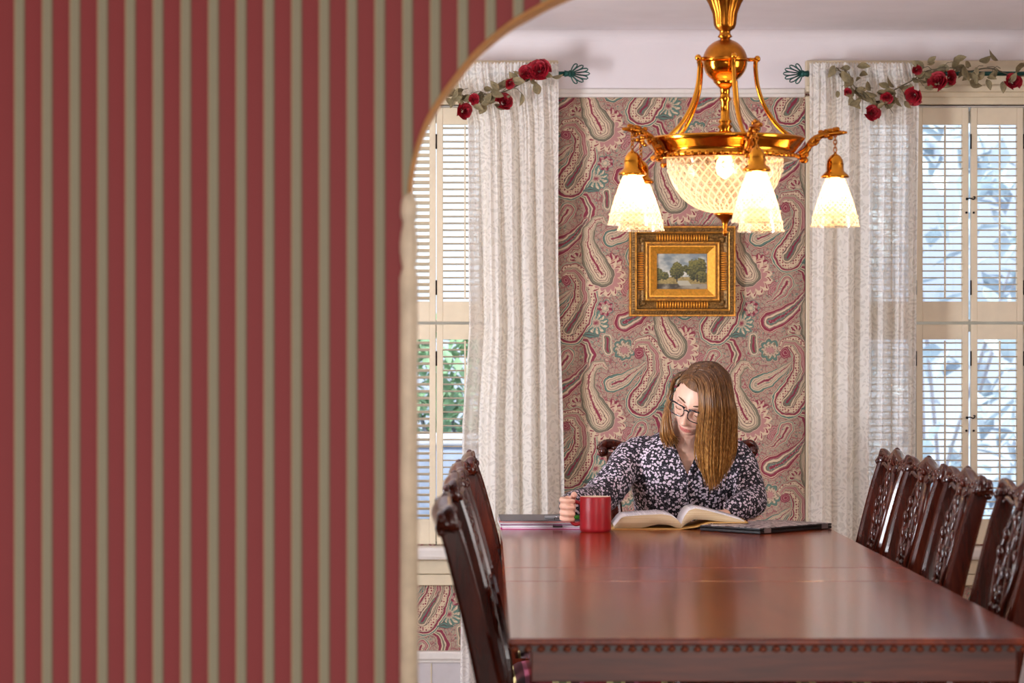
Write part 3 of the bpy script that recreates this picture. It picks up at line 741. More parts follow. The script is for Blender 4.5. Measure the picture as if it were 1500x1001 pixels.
# ------------------------------------------------------------ the chandelier
def chandelier():
    Y, s = 6.8, 3900/6.8; X0 = (1062-714)/s
    zc = lambda py: EYE-(py-515)/s
    r = empty('chandelier', (X0, Y, zc(346))); z0 = zc(346)
    tag(r, 'polished brass chandelier with cut glass bowl and five glowing bell shades', 'chandelier')
    q = lambda py: zc(py)-z0
    G, GM = M['gold'], M['brass_matte']
    m = MB(); zt = ZC-z0
    m.lathe([(.002, zt), (.06, zt-.001), (.064, zt-.02), (.05, zt-.035), (.02, zt-.05), (.012, zt-.06)][::-1], n=28); m.build('ceiling_canopy', G, r)
    m = MB()      # fluted husk
    n = 28; pr = [(.012, q(62)), (.013, q(56)), (.019, q(54)), (.014, q(50)), (.014, q(46)), (.024, q(42)), (.026, q(36)), (.029, q(20)), (.038, q(6)), (.052, q(-10)), (.06, q(-18)), (.03, q(-20)), (.010, q(-30)), (.010, zt-.05)]
    vs = []; fs = []; n = 40
    for rr_, z in pr:
        for i in range(n):
            a = 2*PI*i/n; f = 1+.09*math.cos(a*10)*(1 if q(42) < z < q(-19) else 0); vs.append((rr_*f*math.cos(a), rr_*f*math.sin(a), z))
    for j in range(len(pr)-1):
        for i in range(n): k = (i+1) % n; fs.append((j*n+i, j*n+k, (j+1)*n+k, (j+1)*n+i))
    m.add(vs, fs, True); m.build('husk', GM, r)
    m = MB(); rb = .057; zb = q(90)
    m.lathe([(rb*math.cos(R(a)), zb+rb*math.sin(R(a))) for a in range(0, 90, 8)]+[(.003, zb+rb)], n=32); m.build('upper_ball', GM, r)
    m = MB(); m.lathe([(.02, q(122)), (.03, q(119))]+[(rb*math.cos(R(a)), zb+rb*math.sin(R(a))) for a in range(-56, 2, 6)]+[(.062, zb), (.062, zb+.003), (.055, zb+.004)], n=32)
    m.lathe([(.014, q(206)), (.014, q(196)), (.019, q(194)), (.014, q(190)), (.02, q(186)), (.013, q(182)), (.018, q(178)), (.012, q(174)), (.011, q(150)), (.016, q(146)), (.012, q(140)), (.013, q(130)), (.020, q(126)), (.03, q(120)), (.025, q(116))], n=24)
    m.build('lower_ball_and_stem', G, r)
    m = MB()
    m.lathe([(.150, q(232)), (.165, q(236)), (.185, q(234)), (.190, q(230)), (.178, q(226)), (.186, q(220)), (.198, q(212)), (.206, q(206)), (.204, q(203)), (.196, q(204)), (.15, q(210)), (.14, q(216)), (.150, q(228))], n=56, cap=False)
    m.build('ring', G, r)
    m = MB()
    for i in range(60):
        a = 2*PI*i/60; m.ell((.186*math.cos(a), .186*math.sin(a), q(231)), .006, .006, .006, 6, 4)
    m.build('ring_beading', GM, r)
    m = MB()
    pr = [(.149*math.cos(t)**.85 if t < PI/2-.01 else .012, q(232)-(q(232)-q(313))*math.sin(t)) for t in [PI/2*k/16 for k in range(17)]]
    m.lathe([(a*1.0, b) for a, b in pr][::-1], n=48, cap=False)
    o = m.build('glass_bowl', M['bowl_glass'], r)
    m = MB(); m.lathe([(.002, q(346)), (.006, q(343)), (.007, q(340)), (.004, q(337)), (.008, q(333)), (.006, q(330)), (.012, q(322)), (.024, q(317)), (.03, q(313)), (.02, q(311))], n=24); m.build('finial', GM, r)
    # etched leaf wreath round the bowl
    m = MB()
    for i in range(36):
        a = 2*PI*i/36; z = q(247)
        for sgn in (-1, 1): 
            m.ell((0, 0, 0), .0075, .0016, .0032, 6, 4, Matrix.Translation((.1475*math.cos(a), .1475*math.sin(a), z+sgn*.006)) @ Matrix.Rotation(a+PI/2, 4, 'Z') @ Matrix.Rotation(-sgn*.6, 4, 'Y'))
    m.build('etched_wreath', simple('etched_glass', (.95, .9, .8, 1), .4, Transmission_Weight=.6), o)
    m = MB(); m.lathe([(.002, q(262)), (.018, q(256)), (.024, q(246)), (.020, q(236)), (.012, q(228)), (.012, q(222))], n=14); m.build('bulb', M['bulb'], r)
    # curved rods
    for k in range(5):
        a = R(72*k); ca, sa = math.cos(a), math.sin(a)
        pth = spline([(.078, q(88)), (.078, q(100)), (.080, q(116)), (.090, q(140)), (.112, q(168)), (.140, q(190)), (.168, q(203)), (.176, q(206))] and
                     [(.078*ca, .078*sa, q(88)), (.078*ca, .078*sa, q(104)), (.084*ca, .084*sa, q(130)), (.102*ca, .102*sa, q(158)), (.132*ca, .132*sa, q(184)), (.172*ca, .172*sa, q(205))], 6)
        m = MB(); m.tube(pth, .0058, 10); m.tube([(.055*ca, .055*sa, q(88)), (.084*ca, .084*sa, q(88))], .005, 8); m.ell((.082*ca, .082*sa, q(87)), .0085, .0085, .0085)
        m.lathe([(.018, q(208)), (.02, q(205)), (.008, q(202))], (.172*ca, .172*sa, 0), 14)
        m.build('curved_rod', G, r)
    # arms
    arm = MB(); arm.tube(spline([(.190, 0, q(228)), (.205, 0, q(222)), (.222, 0, q(208)), (.245, 0, q(200)), (.27, 0, q(197)), (.302, 0, q(196))], 5), [.010]*6+[.009]*6+[.008]*6+[.007]*6+[.005]*2, 10)
    rnd = random.Random(5)
    for k in range(26):
        t = k/25; x = lerp(.195, .285, t); z = prof([(0, q(226)), (.2, q(216)), (.5, q(201)), (1, q(196))], t)
        a = rnd.uniform(0, 6.28); arm.ell((x+rnd.uniform(-.004, .004), .010*math.cos(a), z+.010*math.sin(a)), .008, .0045, .006, 7, 5)
    arm.ell((.304, 0, q(196)), .006, .004, .004); arm.ell((.200, 0, q(236)), .012, .01, .008)
    for k in range(5):
        zz = q(199)-k*.0095; Mx = Matrix.Translation((.279, 0, zz)) @ Matrix.Rotation(R(90*(k % 2)), 4, 'Z')
        arm.tube([(.0042*math.cos(t*PI/4), 0, .0068*math.sin(t*PI/4)) for t in range(9)], .0014, 5, M=Mx)
    arm_me = arm.build('lamp_arm', GM, data_only=True)
    sk = MB(); sk.lathe([(.035, q(262)), (.036, q(260)), (.030, q(256)), (.022, q(252)), (.0215, q(242)), (.0195, q(236)), (.013, q(230)), (.004, q(227)), (.003, q(224))], n=24)
    sk_me = sk.build('socket_cup', G, data_only=True)
    sh = MB(); sp_ = [(.0235, q(263)), (.026, q(266)), (.034, q(278)), (.043, q(292)), (.052, q(308)), (.058, q(322)), (.0605, q(333))]
    sp2 = [(rr_+(.0012 if i % 2 else 0), z) for i, (rr_, z) in enumerate(sp_)]
    sh.lathe(sp_[::-1], n=36, cap=False); sh.lathe([(.0605, q(333)), (.0622, q(333.5)), (.0622, q(330.5)), (.0598, q(330))], n=36, cap=False); sh.lathe([(.0572, q(319)), (.0588, q(320)), (.0588, q(317)), (.0562, q(316.4))], n=36, cap=False)
    sh_me = sh.build('glass_shade', M['cut_glass'], data_only=True)
    bl = MB(); bl.lathe([(.002, q(295)), (.014, q(292)), (.0195, q(284)), (.0185, q(276)), (.012, q(268)), (.011, q(262))], n=14); bl_me = bl.build('bulb', M['bulb'], data_only=True)
    for k in range(5):
        a = R(72*k); o = link('lamp_arm', arm_me, r, Matrix.Rotation(a, 4, 'Z'))
        for nm, me_ in (('socket_cup', sk_me), ('glass_shade', sh_me), ('bulb', bl_me)): link(nm, me_, o, Matrix.Translation((.279, 0, 0)))
        l = bpy.data.lights.new('bulb_light', 'POINT'); l.energy = .75; l.color = (1, .60, .26); l.shadow_soft_size = .018
        lo = bpy.data.objects.new('bulb_light', l); C.objects.link(lo); lo.parent = r; lo.location = (.279*math.cos(a), .279*math.sin(a), q(299))
    r.rotation_euler = (0, 0, R(-7))
    l = bpy.data.lights.new('bowl_light', 'POINT'); l.energy = .55; l.color = (1, .62, .30); l.shadow_soft_size = .03
    lo = bpy.data.objects.new('bowl_light', l); C.objects.link(lo); lo.parent = r; lo.location = (0, 0, q(275))
chandelier()
# ------------------------------------------------------------ the table
TX0, TX1, TY0, TY1, TZ = .038, 1.008, 4.817, 8.02, .76
tb = empty('dining_table', ((TX0+TX1)/2, (TY0+TY1)/2, 0)); tag(tb, 'long polished mahogany dining table with beaded edge in the middle of the room', 'table')
tcx, tcy = tb.location.x, tb.location.y
for a, b in ((TY0, 6.02), (6.02, 6.40), (6.40, TY1)):
    m = MB(); m.box(TX0-tcx, TX1-tcx, a+.0009-tcy, b-.0009-tcy, TZ-.013, TZ, .0035); m.build('table_leaf', M['wood_top'], tb)
m = MB(); m.box(TX0+.008-tcx, TX1-.008-tcx, TY0+.008-tcy, TY1-.008-tcy, TZ-.024, TZ-.013); m.build('sub_top', M['wood_dark'], tb)
m = MB(); i_ = .042
m.box(TX0+i_-tcx, TX1-i_-tcx, TY0+i_-tcy, TY0+i_+.022-tcy, .676, TZ-.024, .002); m.build('front_apron', M['wood_apron'], tb)
m = MB(); m.box(TX0+i_-tcx, TX1-i_-tcx, TY1-i_-.022-tcy, TY1-i_-tcy, .676, TZ-.024, .002); m.build('rear_apron', M['wood_apron'], tb)
for x in (TX0+i_, TX1-i_-.022):
    m = MB(); m.box(x-tcx, x+.022-tcx, TY0+i_+.022-tcy, TY1-i_-.022-tcy, .69, TZ-.024, .002); m.build('side_apron', M['wood_apron'], tb)
bd = MB(); bm = bmesh.new(); bmesh.ops.create_icosphere(bm, subdivisions=1, radius=1)
for v in bm.verts: v.co = Vector((v.co.x*.0088, v.co.y*.008, v.co.z*.0065))
bd.bm(bm); bd_me = bd.build('bead', M['wood_bead'], data_only=True)
def bead(x, y, rz=0): link('bead', bd_me, tb, Matrix.Translation((x-tcx, y-tcy, TZ-.0195)) @ Matrix.Rotation(rz, 4, 'Z'))
n = 41
for i in range(n): bead(lerp(TX0+.012, TX1-.012, i/(n-1)), TY0+.006)
for x in (TX0+.006, TX1-.006):
    n = 108
    for i in range(1, n+1): bead(x, lerp(TY0+.012, TY1-.012, i/n), PI/2)
for y in (5.45, 7.36):
    m = MB(); m.lathe([(.045, .10), (.05, .13), (.034, .16), (.045, .22), (.058, .30), (.05, .38), (.03, .44), (.036, .50), (.03, .56), (.045, .62), (.05, .69)], (.545-tcx, y-tcy, 0), 24)
    m.box(.545-.25-tcx, .545+.25-tcx, y-.03-tcy, y+.03-tcy, .69, .737, .006)
    for s in (-1, 1):
        m.tube(spline([(.545-tcx, y-tcy, .13), (.545-tcx, y+s*.14-tcy, .14), (.545-tcx, y+s*.24-tcy, .07), (.545-tcx, y+s*.30-tcy, .025)], 5), [.04]*5+[.034]*5+[.028]*6, 12)
    m.build('pedestal', M['wood_dark'], tb)

# ------------------------------------------------------------ chairs
def make_chair():
    r = empty('dining_chair')
    wm = M['wood_chair']
    m = MB()        # seat pad, trapezoid, domed
    vs = []; fs = []; n = 12
    for k, (zz, g) in enumerate(((.435, 1), (.448, 1.015), (.462, 1.0))):
        pass
    bm = bmesh.new(); bmesh.ops.create_grid(bm, x_segments=16, y_segments=16, size=1)
    for v in bm.verts:
        x, y = v.co.x, v.co.y; w = lerp(.195, .245, (y+1)/2)
        d = max(0, (1-abs(x)**6))*max(0, (1-abs(y)**6)); v.co = Vector((x*w, y*.205+.01, .452+.032*d**.5))
    ret = bmesh.ops.extrude_face_region(bm, geom=bm.faces[:]); 
    for v in [e for e in ret['geom'] if isinstance(e, bmesh.types.BMVert)]: v.co.z = .44
    bmesh.ops.recalc_face_normals(bm, faces=bm.faces[:]); m.bm(bm); m.build('seat', M['seat'], r)
    def board(m, pts, z0, z1, th):
        for (a, b) in pts:
            A = Vector((*a, 0)); B = Vector((*b, 0)); d = (B-A).normalized(); nrm = Vector((-d.y, d.x, 0))*th/2
            vs = [A-nrm, B-nrm, B+nrm, A+nrm]; m.add([(v.x, v.y, z) for z in (z0, z1) for v in vs], [(0,3,2,1), (4,5,6,7), (0,1,5,4), (1,2,6,5), (2,3,7,6), (3,0,4,7)])
    m = MB(); board(m, [((-.252, .225), (.252, .225)), ((-.20, -.20), (-.25, .225)), ((.20, -.20), (.25, .225)), ((-.20, -.21), (.20, -.21))], .375, .448, .022); m.build('seat_rail', wm, r)
    for s in (-1, 1):   # front cabriole legs
        m = MB(); x, y = s*.237, .215
        m.tube(spline([(x, y, .44), (x+s*.012, y+.012, .36), (x+s*.006, y+.008, .24), (x-s*.006, y-.004, .12), (x, y+.006, .05), (x+s*.004, y+.014, .03)], 4), [.027]*4+[.030]*4+[.022]*4+[.016]*4+[.016]*4+[.022], 10)
        m.ell((x+s*.004, y+.014, .026), .028, .028, .026); m.build('leg', wm, r)
    for s in (-1, 1):   # rear leg and back post in one sweep
        P = [(s*.190, -.235, 0), (s*.186, -.220, .22), (s*.186, -.212, .42), (s*.190, -.222, .55), (s*.198, -.256, .72), (s*.210, -.296, .88), (s*.216, -.318, .955)]
        sp = spline(P, 5); m = MB()
        rs = [prof([(0, .019), (.4, .024), (.5, .026), (1, .019)], k/(len(sp)-1)) for k in range(len(sp))]
        vs = []; fs = []
        for p, q in zip(sp, rs):
            hw = q*.82
            vs += [(p.x+a*hw, p.y+b*q, p.z) for a, b in ((-1,-.7), (-.7,-1), (.7,-1), (1,-.7), (1,.7), (.7,1), (.3, .86), (-.3, .86), (-.7,1), (-1,.7))]
        for j in range(len(sp)-1):
            for i in range(10): k = (i+1) % 10; fs.append((j*10+i, j*10+k, (j+1)*10+k, (j+1)*10+i))
        fs.append(tuple(range(10))[::-1]); fs.append(tuple((len(sp)-1)*10+i for i in range(10)))
        m.add(vs, fs); m.build('back_post', wm, r)
    m = MB()            # serpentine crest rail with scrolled ears
    cp = [(-.250, -.312, .950), (-.240, -.322, .975), (-.205, -.326, .974), (-.15, -.328, .960), (-.08, -.328, .966), (0, -.330, .980), (.08, -.328, .966), (.15, -.328, .962), (.205, -.326, .978), (.240, -.322, .975), (.250, -.312, .950)]
    sp = spline(cp, 5); m.tube(sp, [prof([(0, .010), (.12, .019), (.3, .016), (.5, .024), (.7, .016), (.88, .019), (1, .010)], k/(len(sp)-1)) for k in range(len(sp))], 12, sx=1.15, sy=.6, up=(0, 0, 1))
    for s in (-1, 1):
        m.tube([(s*(.243+.012*math.cos(t)), -.332+.0, .962+.016*math.sin(t)) for t in [k*.6 for k in range(10)]], .009, 8)
        m.tube([(s*.243, -.340, .965), (s*.243, -.304, .958)], [.0155, .014], 12); m.ell((s*.243, -.302, .958), .010, .007, .010)
    m.build('crest_rail', wm, r)
    m = MB(); rnd = random.Random(2)      # carving on the crest
    for k in range(5): m.ell((lerp(-.04, .04, k/4), -.322, .985-.010*abs(k-2)), .012, .012, .022-.003*abs(k-2))
    for s in (-1, 1):
        for k in range(7): t = k/6; m.ell((s*lerp(.06, .20, t), -.318, lerp(.958, .968, t)+.008*(k % 2)), .016, .009, .008)
        m.tube(spline([(s*.05, -.318, .965), (s*.10, -.312, .945), (s*.15, -.308, .955), (s*.19, -.308, .945)], 4), .006, 6)
    m.build('crest_carving', wm, r)
    m = MB()            # pierced ribbon splat
    def bk(z): return prof([(.44, -.213), (.55, -.222), (.72, -.256), (.88, -.296), (.97, -.325)], z)
    for s in (-1, 1):
        for ctl in ([(.055, .45), (.050, .55), (.028, .64), (.062, .73), (.090, .82), (.070, .90), (.03, .95)], [(.018, .45), (.022, .58), (.058, .68), (.035, .78), (.012, .86), (.040, .93), (.08, .955)]):
            pts = spline([(s*x, bk(z)+.004, z) for x, z in ctl], 6); m.tube(pts, [prof([(0, .010), (.5, .0085), (1, .011)], k/(len(pts)-1)) for k in range(len(pts))], 8, sx=1, sy=1)
        for k in range(9):
            z = .60+k*.04; x = s*(.05+.03*math.sin(k*1.3)); m.ell((x, bk(z)+.011, z), .011, .008, .017)
    for k in range(8): z = .52+k*.055; m.ell((0, bk(z)+.009, z), .012, .009, .022)
    m.box(-.075, .075, -.226, -.198, .445, .475, .005)
    m.build('splat', wm, r)
    m = MB()
    for s in (-1, 1): m.box(s*.215-.010, s*.215+.010, -.2, .2, .13, .155, .003)
    m.box(-.21, .21, -.012, .012, .132, .153, .003); m.build('stretcher', wm, r)
    return r
c0 = make_chair()
LC = [(-.082, 5.16, 'nearest of the dark mahogany chairs along the table\'s left side'),
      (-.076, 6.14, 'second nearest dark mahogany chair along the table\'s left side'),
      (-.072, 6.76, 'third nearest dark mahogany chair along the table\'s left side'),
      (-.050, 7.42, 'farthest dark mahogany chair along the table\'s left side, beside the folder stack')]
RC = [(1.165, 7.57, 'farthest carved mahogany chair along the table\'s right side, leftmost in view there'),
      (1.160, 6.99, 'carved mahogany chair second from the far end of the table\'s right side'),
      (1.150, 6.38, 'carved mahogany chair third from the far end of the table\'s right side'),
      (1.170, 5.74, 'nearest carved mahogany chair on the right, cut by the photo\'s edge')]
used = False
def place(x, y, rz, lab, grp):
    global used
    o = c0 if not used else copy_tree(c0); used = True
    o.location = (x, y, 0); o.rotation_euler = (0, 0, rz); tag(o, lab, 'chair', grp); return o
for i, (xt, y, lab) in enumerate(LC): place(xt+.322, y, R(-90+(1.5, -1, 1, 0)[i]), lab, 'dining chairs along the left side of the table')
for i, (xt, y, lab) in enumerate(RC): place(xt-.322, y, R(90+(0, 1, -1.5, 1)[i]), lab, 'dining chairs along the right side of the table')
place(.615, 8.28, R(180), 'mahogany chair at the far end of the table, under the woman', None)

# ------------------------------------------------------------ things on the table
def mug():
    r = empty('mug', (.311, 7.67, TZ)); tag(r, 'red ceramic mug with cream inside, held by the woman', 'mug')
    m = MB(); m.lathe([(.040, 0), (.0435, .003), (.0450, .010), (.0450, .097), (.0445, .101), (.0435, .102)], n=40, cap=False); m.add([], [])
    m.lathe([(.001, .0006), (.040, .0006)], n=40, cap=False); m.build('body', M['mug'], r)
    m = MB(); m.lathe([(.0435, .102), (.0418, .1005), (.0412, .095), (.041, .012), (.030, .006), (.001, .006)], n=40, cap=False); m.build('lining', M['mug_in'], r)
    m = MB(); m.lathe([(.001, .080), (.0405, .080)], n=32, cap=False); m.build('tea', simple('tea', srgb(70, 34, 16), .1), r)
    m = MB(); m.tube(spline([(-.042, .004, .082), (-.060, .006, .086), (-.073, .007, .068), (-.073, .007, .040), (-.060, .006, .022), (-.042, .004, .024)], 5), .0055, 10, sx=1, sy=1.2); m.build('handle', M['mug'], r)
mug()
def folders():
    items = [('folder', (206, 22, 130), .0, .006, 0, 'bright magenta folder at the bottom of the paper stack'),
             ('folder', (226, 224, 226), .006, .005, 1.5, 'white folder of loose sheets lying on the magenta one'),
             ('folder', (150, 70, 120), .0115, .004, -1.2, 'purple folder in the middle of the paper stack'),
             ('folder', (206, 198, 200), .016, .004, .8, 'pale grey folder below the salmon one in the stack'),
             ('folder', (214, 120, 112), .0205, .0035, -2, 'salmon pink folder just under the dark grey one'),
             ('folder', (84, 82, 90), .0245, .003, 1, 'dark grey folder on top of the paper stack')]
    for i, (nm, c, z, t, a, lab) in enumerate(items):
        r = empty(nm, (.155+(.010, -.002, .006, -.004, .003, 0)[i], 7.92-.004*i, TZ+z+.0004), R(a)); tag(r, lab, 'folder', 'folders stacked at the left corner of the table')
        cm = simple('folder_cover_%d' % i, srgb(*c), .45); w, h = (.118 if i else .125), .145
        m = MB(); m.box(-w, w, -h, h, 0, .0014, 0); m.box(-w, w, -h, h, t-.0014, t-.0002, 0); m.box(-w-.001, -w+.0006, -h, h, 0, t-.0002); m.build('cover', cm, r)
        m = MB(); m.box(-w+.003, w-.006, -h+.003, h-.004, .0015, t-.0015); m.build('sheets', M['paper'], r)
    r = empty('marker', (.226, 7.79, TZ+.0285), R(12)); tag(r, 'green capped marker lying on the folders beside the hand', 'marker')
    m = MB(); m.tube([(-.06, 0, .006), (.008, 0, .006)], .0052, 12); m.build('barrel', simple('grey_plastic', srgb(150, 152, 156), .35), r)
    m = MB(); m.tube([(.008, 0, .006), (.042, 0, .006)], .0060, 12); m.build('cap', simple('green_plastic', srgb(70, 150, 40), .35), r)
    r = empty('binder_clip', (.205, 7.768, TZ+.006), R(4)); tag(r, 'silver binder clip gripping the front edge of the paper stack', 'clip')
    m = MB(); m.add([(-.014, 0, .019), (.014, 0, .019), (.014, 0, 0), (-.014, 0, 0), (-.014, .012, .021), (.014, .012, .021), (.014, .012, 0.0), (-.014, .012, 0.0)], [(0,1,2,3), (0,4,5,1), (3,2,6,7), (0,3,7,4), (1,5,6,2), (4,7,6,5)]); m.build('body', M['black_metal'], r)
    m = MB(); m.tube([(-.009, 0, .019), (-.010, -.010, .028), (-.005, -.018, .033), (.005, -.018, .033), (.010, -.010, .028), (.009, 0, .019)], .0011, 6); m.build('wire', simple('steel', srgb(200, 200, 205), .25, 1), r)
folders()
def book():
    r = empty('open_book', (.565, 7.865, TZ)); tag(r, 'thick open book with tan cover lying before the woman', 'book')
    def sheet(fn, n, y0, y1, th=.002):
        m = MB(); top = [fn(i/n) for i in range(n+1)]; vs = []; fs = []
        for x, zt_, zb_ in top: vs += [(x, y0, zt_), (x, y1, zt_), (x, y1, zb_), (x, y0, zb_)]
        for i in range(n):
            for k in range(4): fs.append((i*4+k, i*4+(k+1) % 4, (i+1)*4+(k+1) % 4, (i+1)*4+k))
        fs.append((0, 3, 2, 1)); fs.append((n*4, n*4+1, n*4+2, n*4+3)); m.add(vs, fs, True); return m
    D = .105
    # left block: flat top falling steeply to the fore edge; right block: rises high beside the gutter then sinks
    def L(t):   # t 0 gutter .. 1 fore edge
        x = -.0-.195*t; zt_ = prof([(0, .016), (.06, .030), (.16, .041), (.30, .045), (.6, .042), (.84, .038), (.90, .034), (1, .010)], t)
        zb_ = prof([(0, .004), (.08, .006), (.2, .015), (.35, .016), (.6, .005), (1, .004)], t); return (x, zt_, zb_)
    def Rr(t):
        x = .185*t; zt_ = prof([(0, .016), (.04, .036), (.12, .056), (.22, .062), (.4, .056), (.65, .044), (.9, .031), (1, .024)], t)
        zb_ = prof([(0, .005), (.08, .018), (.2, .030), (.4, .0285), (.7, .022), (1, .0205)], t); return (x, zt_, zb_)
    for fn in (L, Rr):
        o = sheet(fn, 36, -D, D).build('page_block', M['pages'], r)
        m = sheet(lambda t, fn=fn: (fn(t)[0], fn(t)[1]+.0012, fn(t)[1]+.0002), 36, -D+.0005, D-.0005); m.build('page', M['paper'], o)
    def cov(t):
        x = lerp(-.203, .195, t); zb_ = prof([(0, 0), (.5, 0), (.62, .006), (.72, .0188), (1, .0190)], t); return (x, zb_+.0030, zb_)
    sheet(cov, 40, -D-.004, D+.004).build('cover', M['cover_tan'], r)
    g = NG('printed_lines'); x = g.xyz(g.coord()); ln = g.m_('LESS_THAN', g.m_('FRACT', g.m_('MULTIPLY', x[1], 160)), .35); wd = g.m_('GREATER_THAN', g.noise(g.map(g.coord(), (1, .01, 1)), 260, 2), .45)
    g.set(Base_Color=g.mix(g.m_('MULTIPLY', g.m_('MULTIPLY', ln, wd), .55), srgb(238, 234, 240), srgb(70, 66, 80)), Roughness=.7)
    for fn in (L, Rr):
        m = sheet(lambda t, fn=fn: (lerp(fn(0)[0], fn(1)[0], .16+.66*t), fn(.16+.66*t)[1]+.0016, fn(.16+.66*t)[1]+.0008), 26, -D+.018, D-.018); m.build('print', g.m, r)
book()
def tablet():
    r = empty('laptop', (.773, 7.555, TZ), R(46)); tag(r, 'closed black laptop with patterned lid lying at the table\'s right edge', 'laptop')
    m = MB(); m.box(0, .34, 0, .22, .0005, .010, .0025); m.build('base', M['black_edge'], r)
    m = MB(); m.box(0, .34, 0, .22, .0108, .0168, .002); l = m.build('lid', M['black_edge'], r)
    m = MB(); m.box(.004, .336, .004, .216, .0168, .0178, 0); m.build('patterned_skin', M['cover_pattern'], l)
    m = MB()
    for a in (.02, .29): m.box(a, a+.03, -.0012, .001, .003, .0165)
    m.build('hinge', simple('grey_hinge', srgb(150, 140, 140), .3, .6), r)
tablet()

# ------------------------------------------------------------ garden beyond the windows
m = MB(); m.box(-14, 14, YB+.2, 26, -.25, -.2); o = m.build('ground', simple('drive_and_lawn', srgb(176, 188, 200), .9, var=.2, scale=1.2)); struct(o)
def shrub(x, y, rx, rz, col, label, seed, n=900, size=.09, zc=None):
    rnd = random.Random(seed); zc = zc if zc is not None else rz-.2
    e = empty('shrub', (x, y, -.2)); tag(e, label, 'shrub')
    m = MB()
    for _ in range(n):
        a = rnd.uniform(0, 2*PI); b = math.acos(rnd.uniform(-1, 1)); q = rnd.uniform(.55, 1)**.5*(1+.18*math.sin(3*a+seed)*math.sin(2*b))
        p = Vector((rx*q*math.sin(b)*math.cos(a), rx*.7*q*math.sin(b)*math.sin(a), zc+.2+rz*q*math.cos(b)))
        Mx = Matrix.Translation(p) @ Matrix.Rotation(rnd.uniform(0, 6.28), 4, 'Z') @ Matrix.Rotation(rnd.uniform(-1.3, 1.3), 4, 'X'); s = size*rnd.uniform(.6, 1.3)
        m.add([(0, -s, 0), (s*.5, 0, s*.12), (0, s, 0), (-s*.5, 0, s*.12)], [(0, 1, 2), (0, 2, 3)], False, Mx)
    o = m.build('foliage', simple('foliage_%d' % seed, col, .7, var=.25, scale=4), e); o['kind'] = 'stuff'
    m = MB()
    for k in range(5): m.tube(spline([(0, 0, 0), (rnd.uniform(-.1, .1), 0, zc*.5), (rnd.uniform(-.6, .6)*rx, rnd.uniform(-.3, .3)*rx, zc+.2+rz*.3)], 4), [.014]*4+[.010]*4+[.006], 6)
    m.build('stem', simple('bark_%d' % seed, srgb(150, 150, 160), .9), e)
w = empty('garden_wall', (-.6, 11.9, -.2)); tag(w, 'low blue grey garden wall with a flat cap outside the left window', 'wall')
m = MB()
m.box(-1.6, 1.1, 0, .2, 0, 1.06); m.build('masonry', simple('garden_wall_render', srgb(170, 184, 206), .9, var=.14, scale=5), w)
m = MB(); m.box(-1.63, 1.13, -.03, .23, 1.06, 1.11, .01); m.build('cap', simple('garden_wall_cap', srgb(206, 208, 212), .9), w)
shrub(-.15, 12.8, .42, .30, srgb(150, 186, 146), 'green shrub outside the left window rising behind the garden wall', 21, 900, .05, 1.15)
shrub(-1.0, 13.4, .42, .40, srgb(236, 222, 150), 'yellow shrub outside the left window behind the garden wall', 22, 900, .05, 1.25)
shrub(2.6, 15.5, 1.0, 1.5, srgb(200, 216, 240), 'pale bluish shrub outside the right window', 23, 600, .12, 1.3)
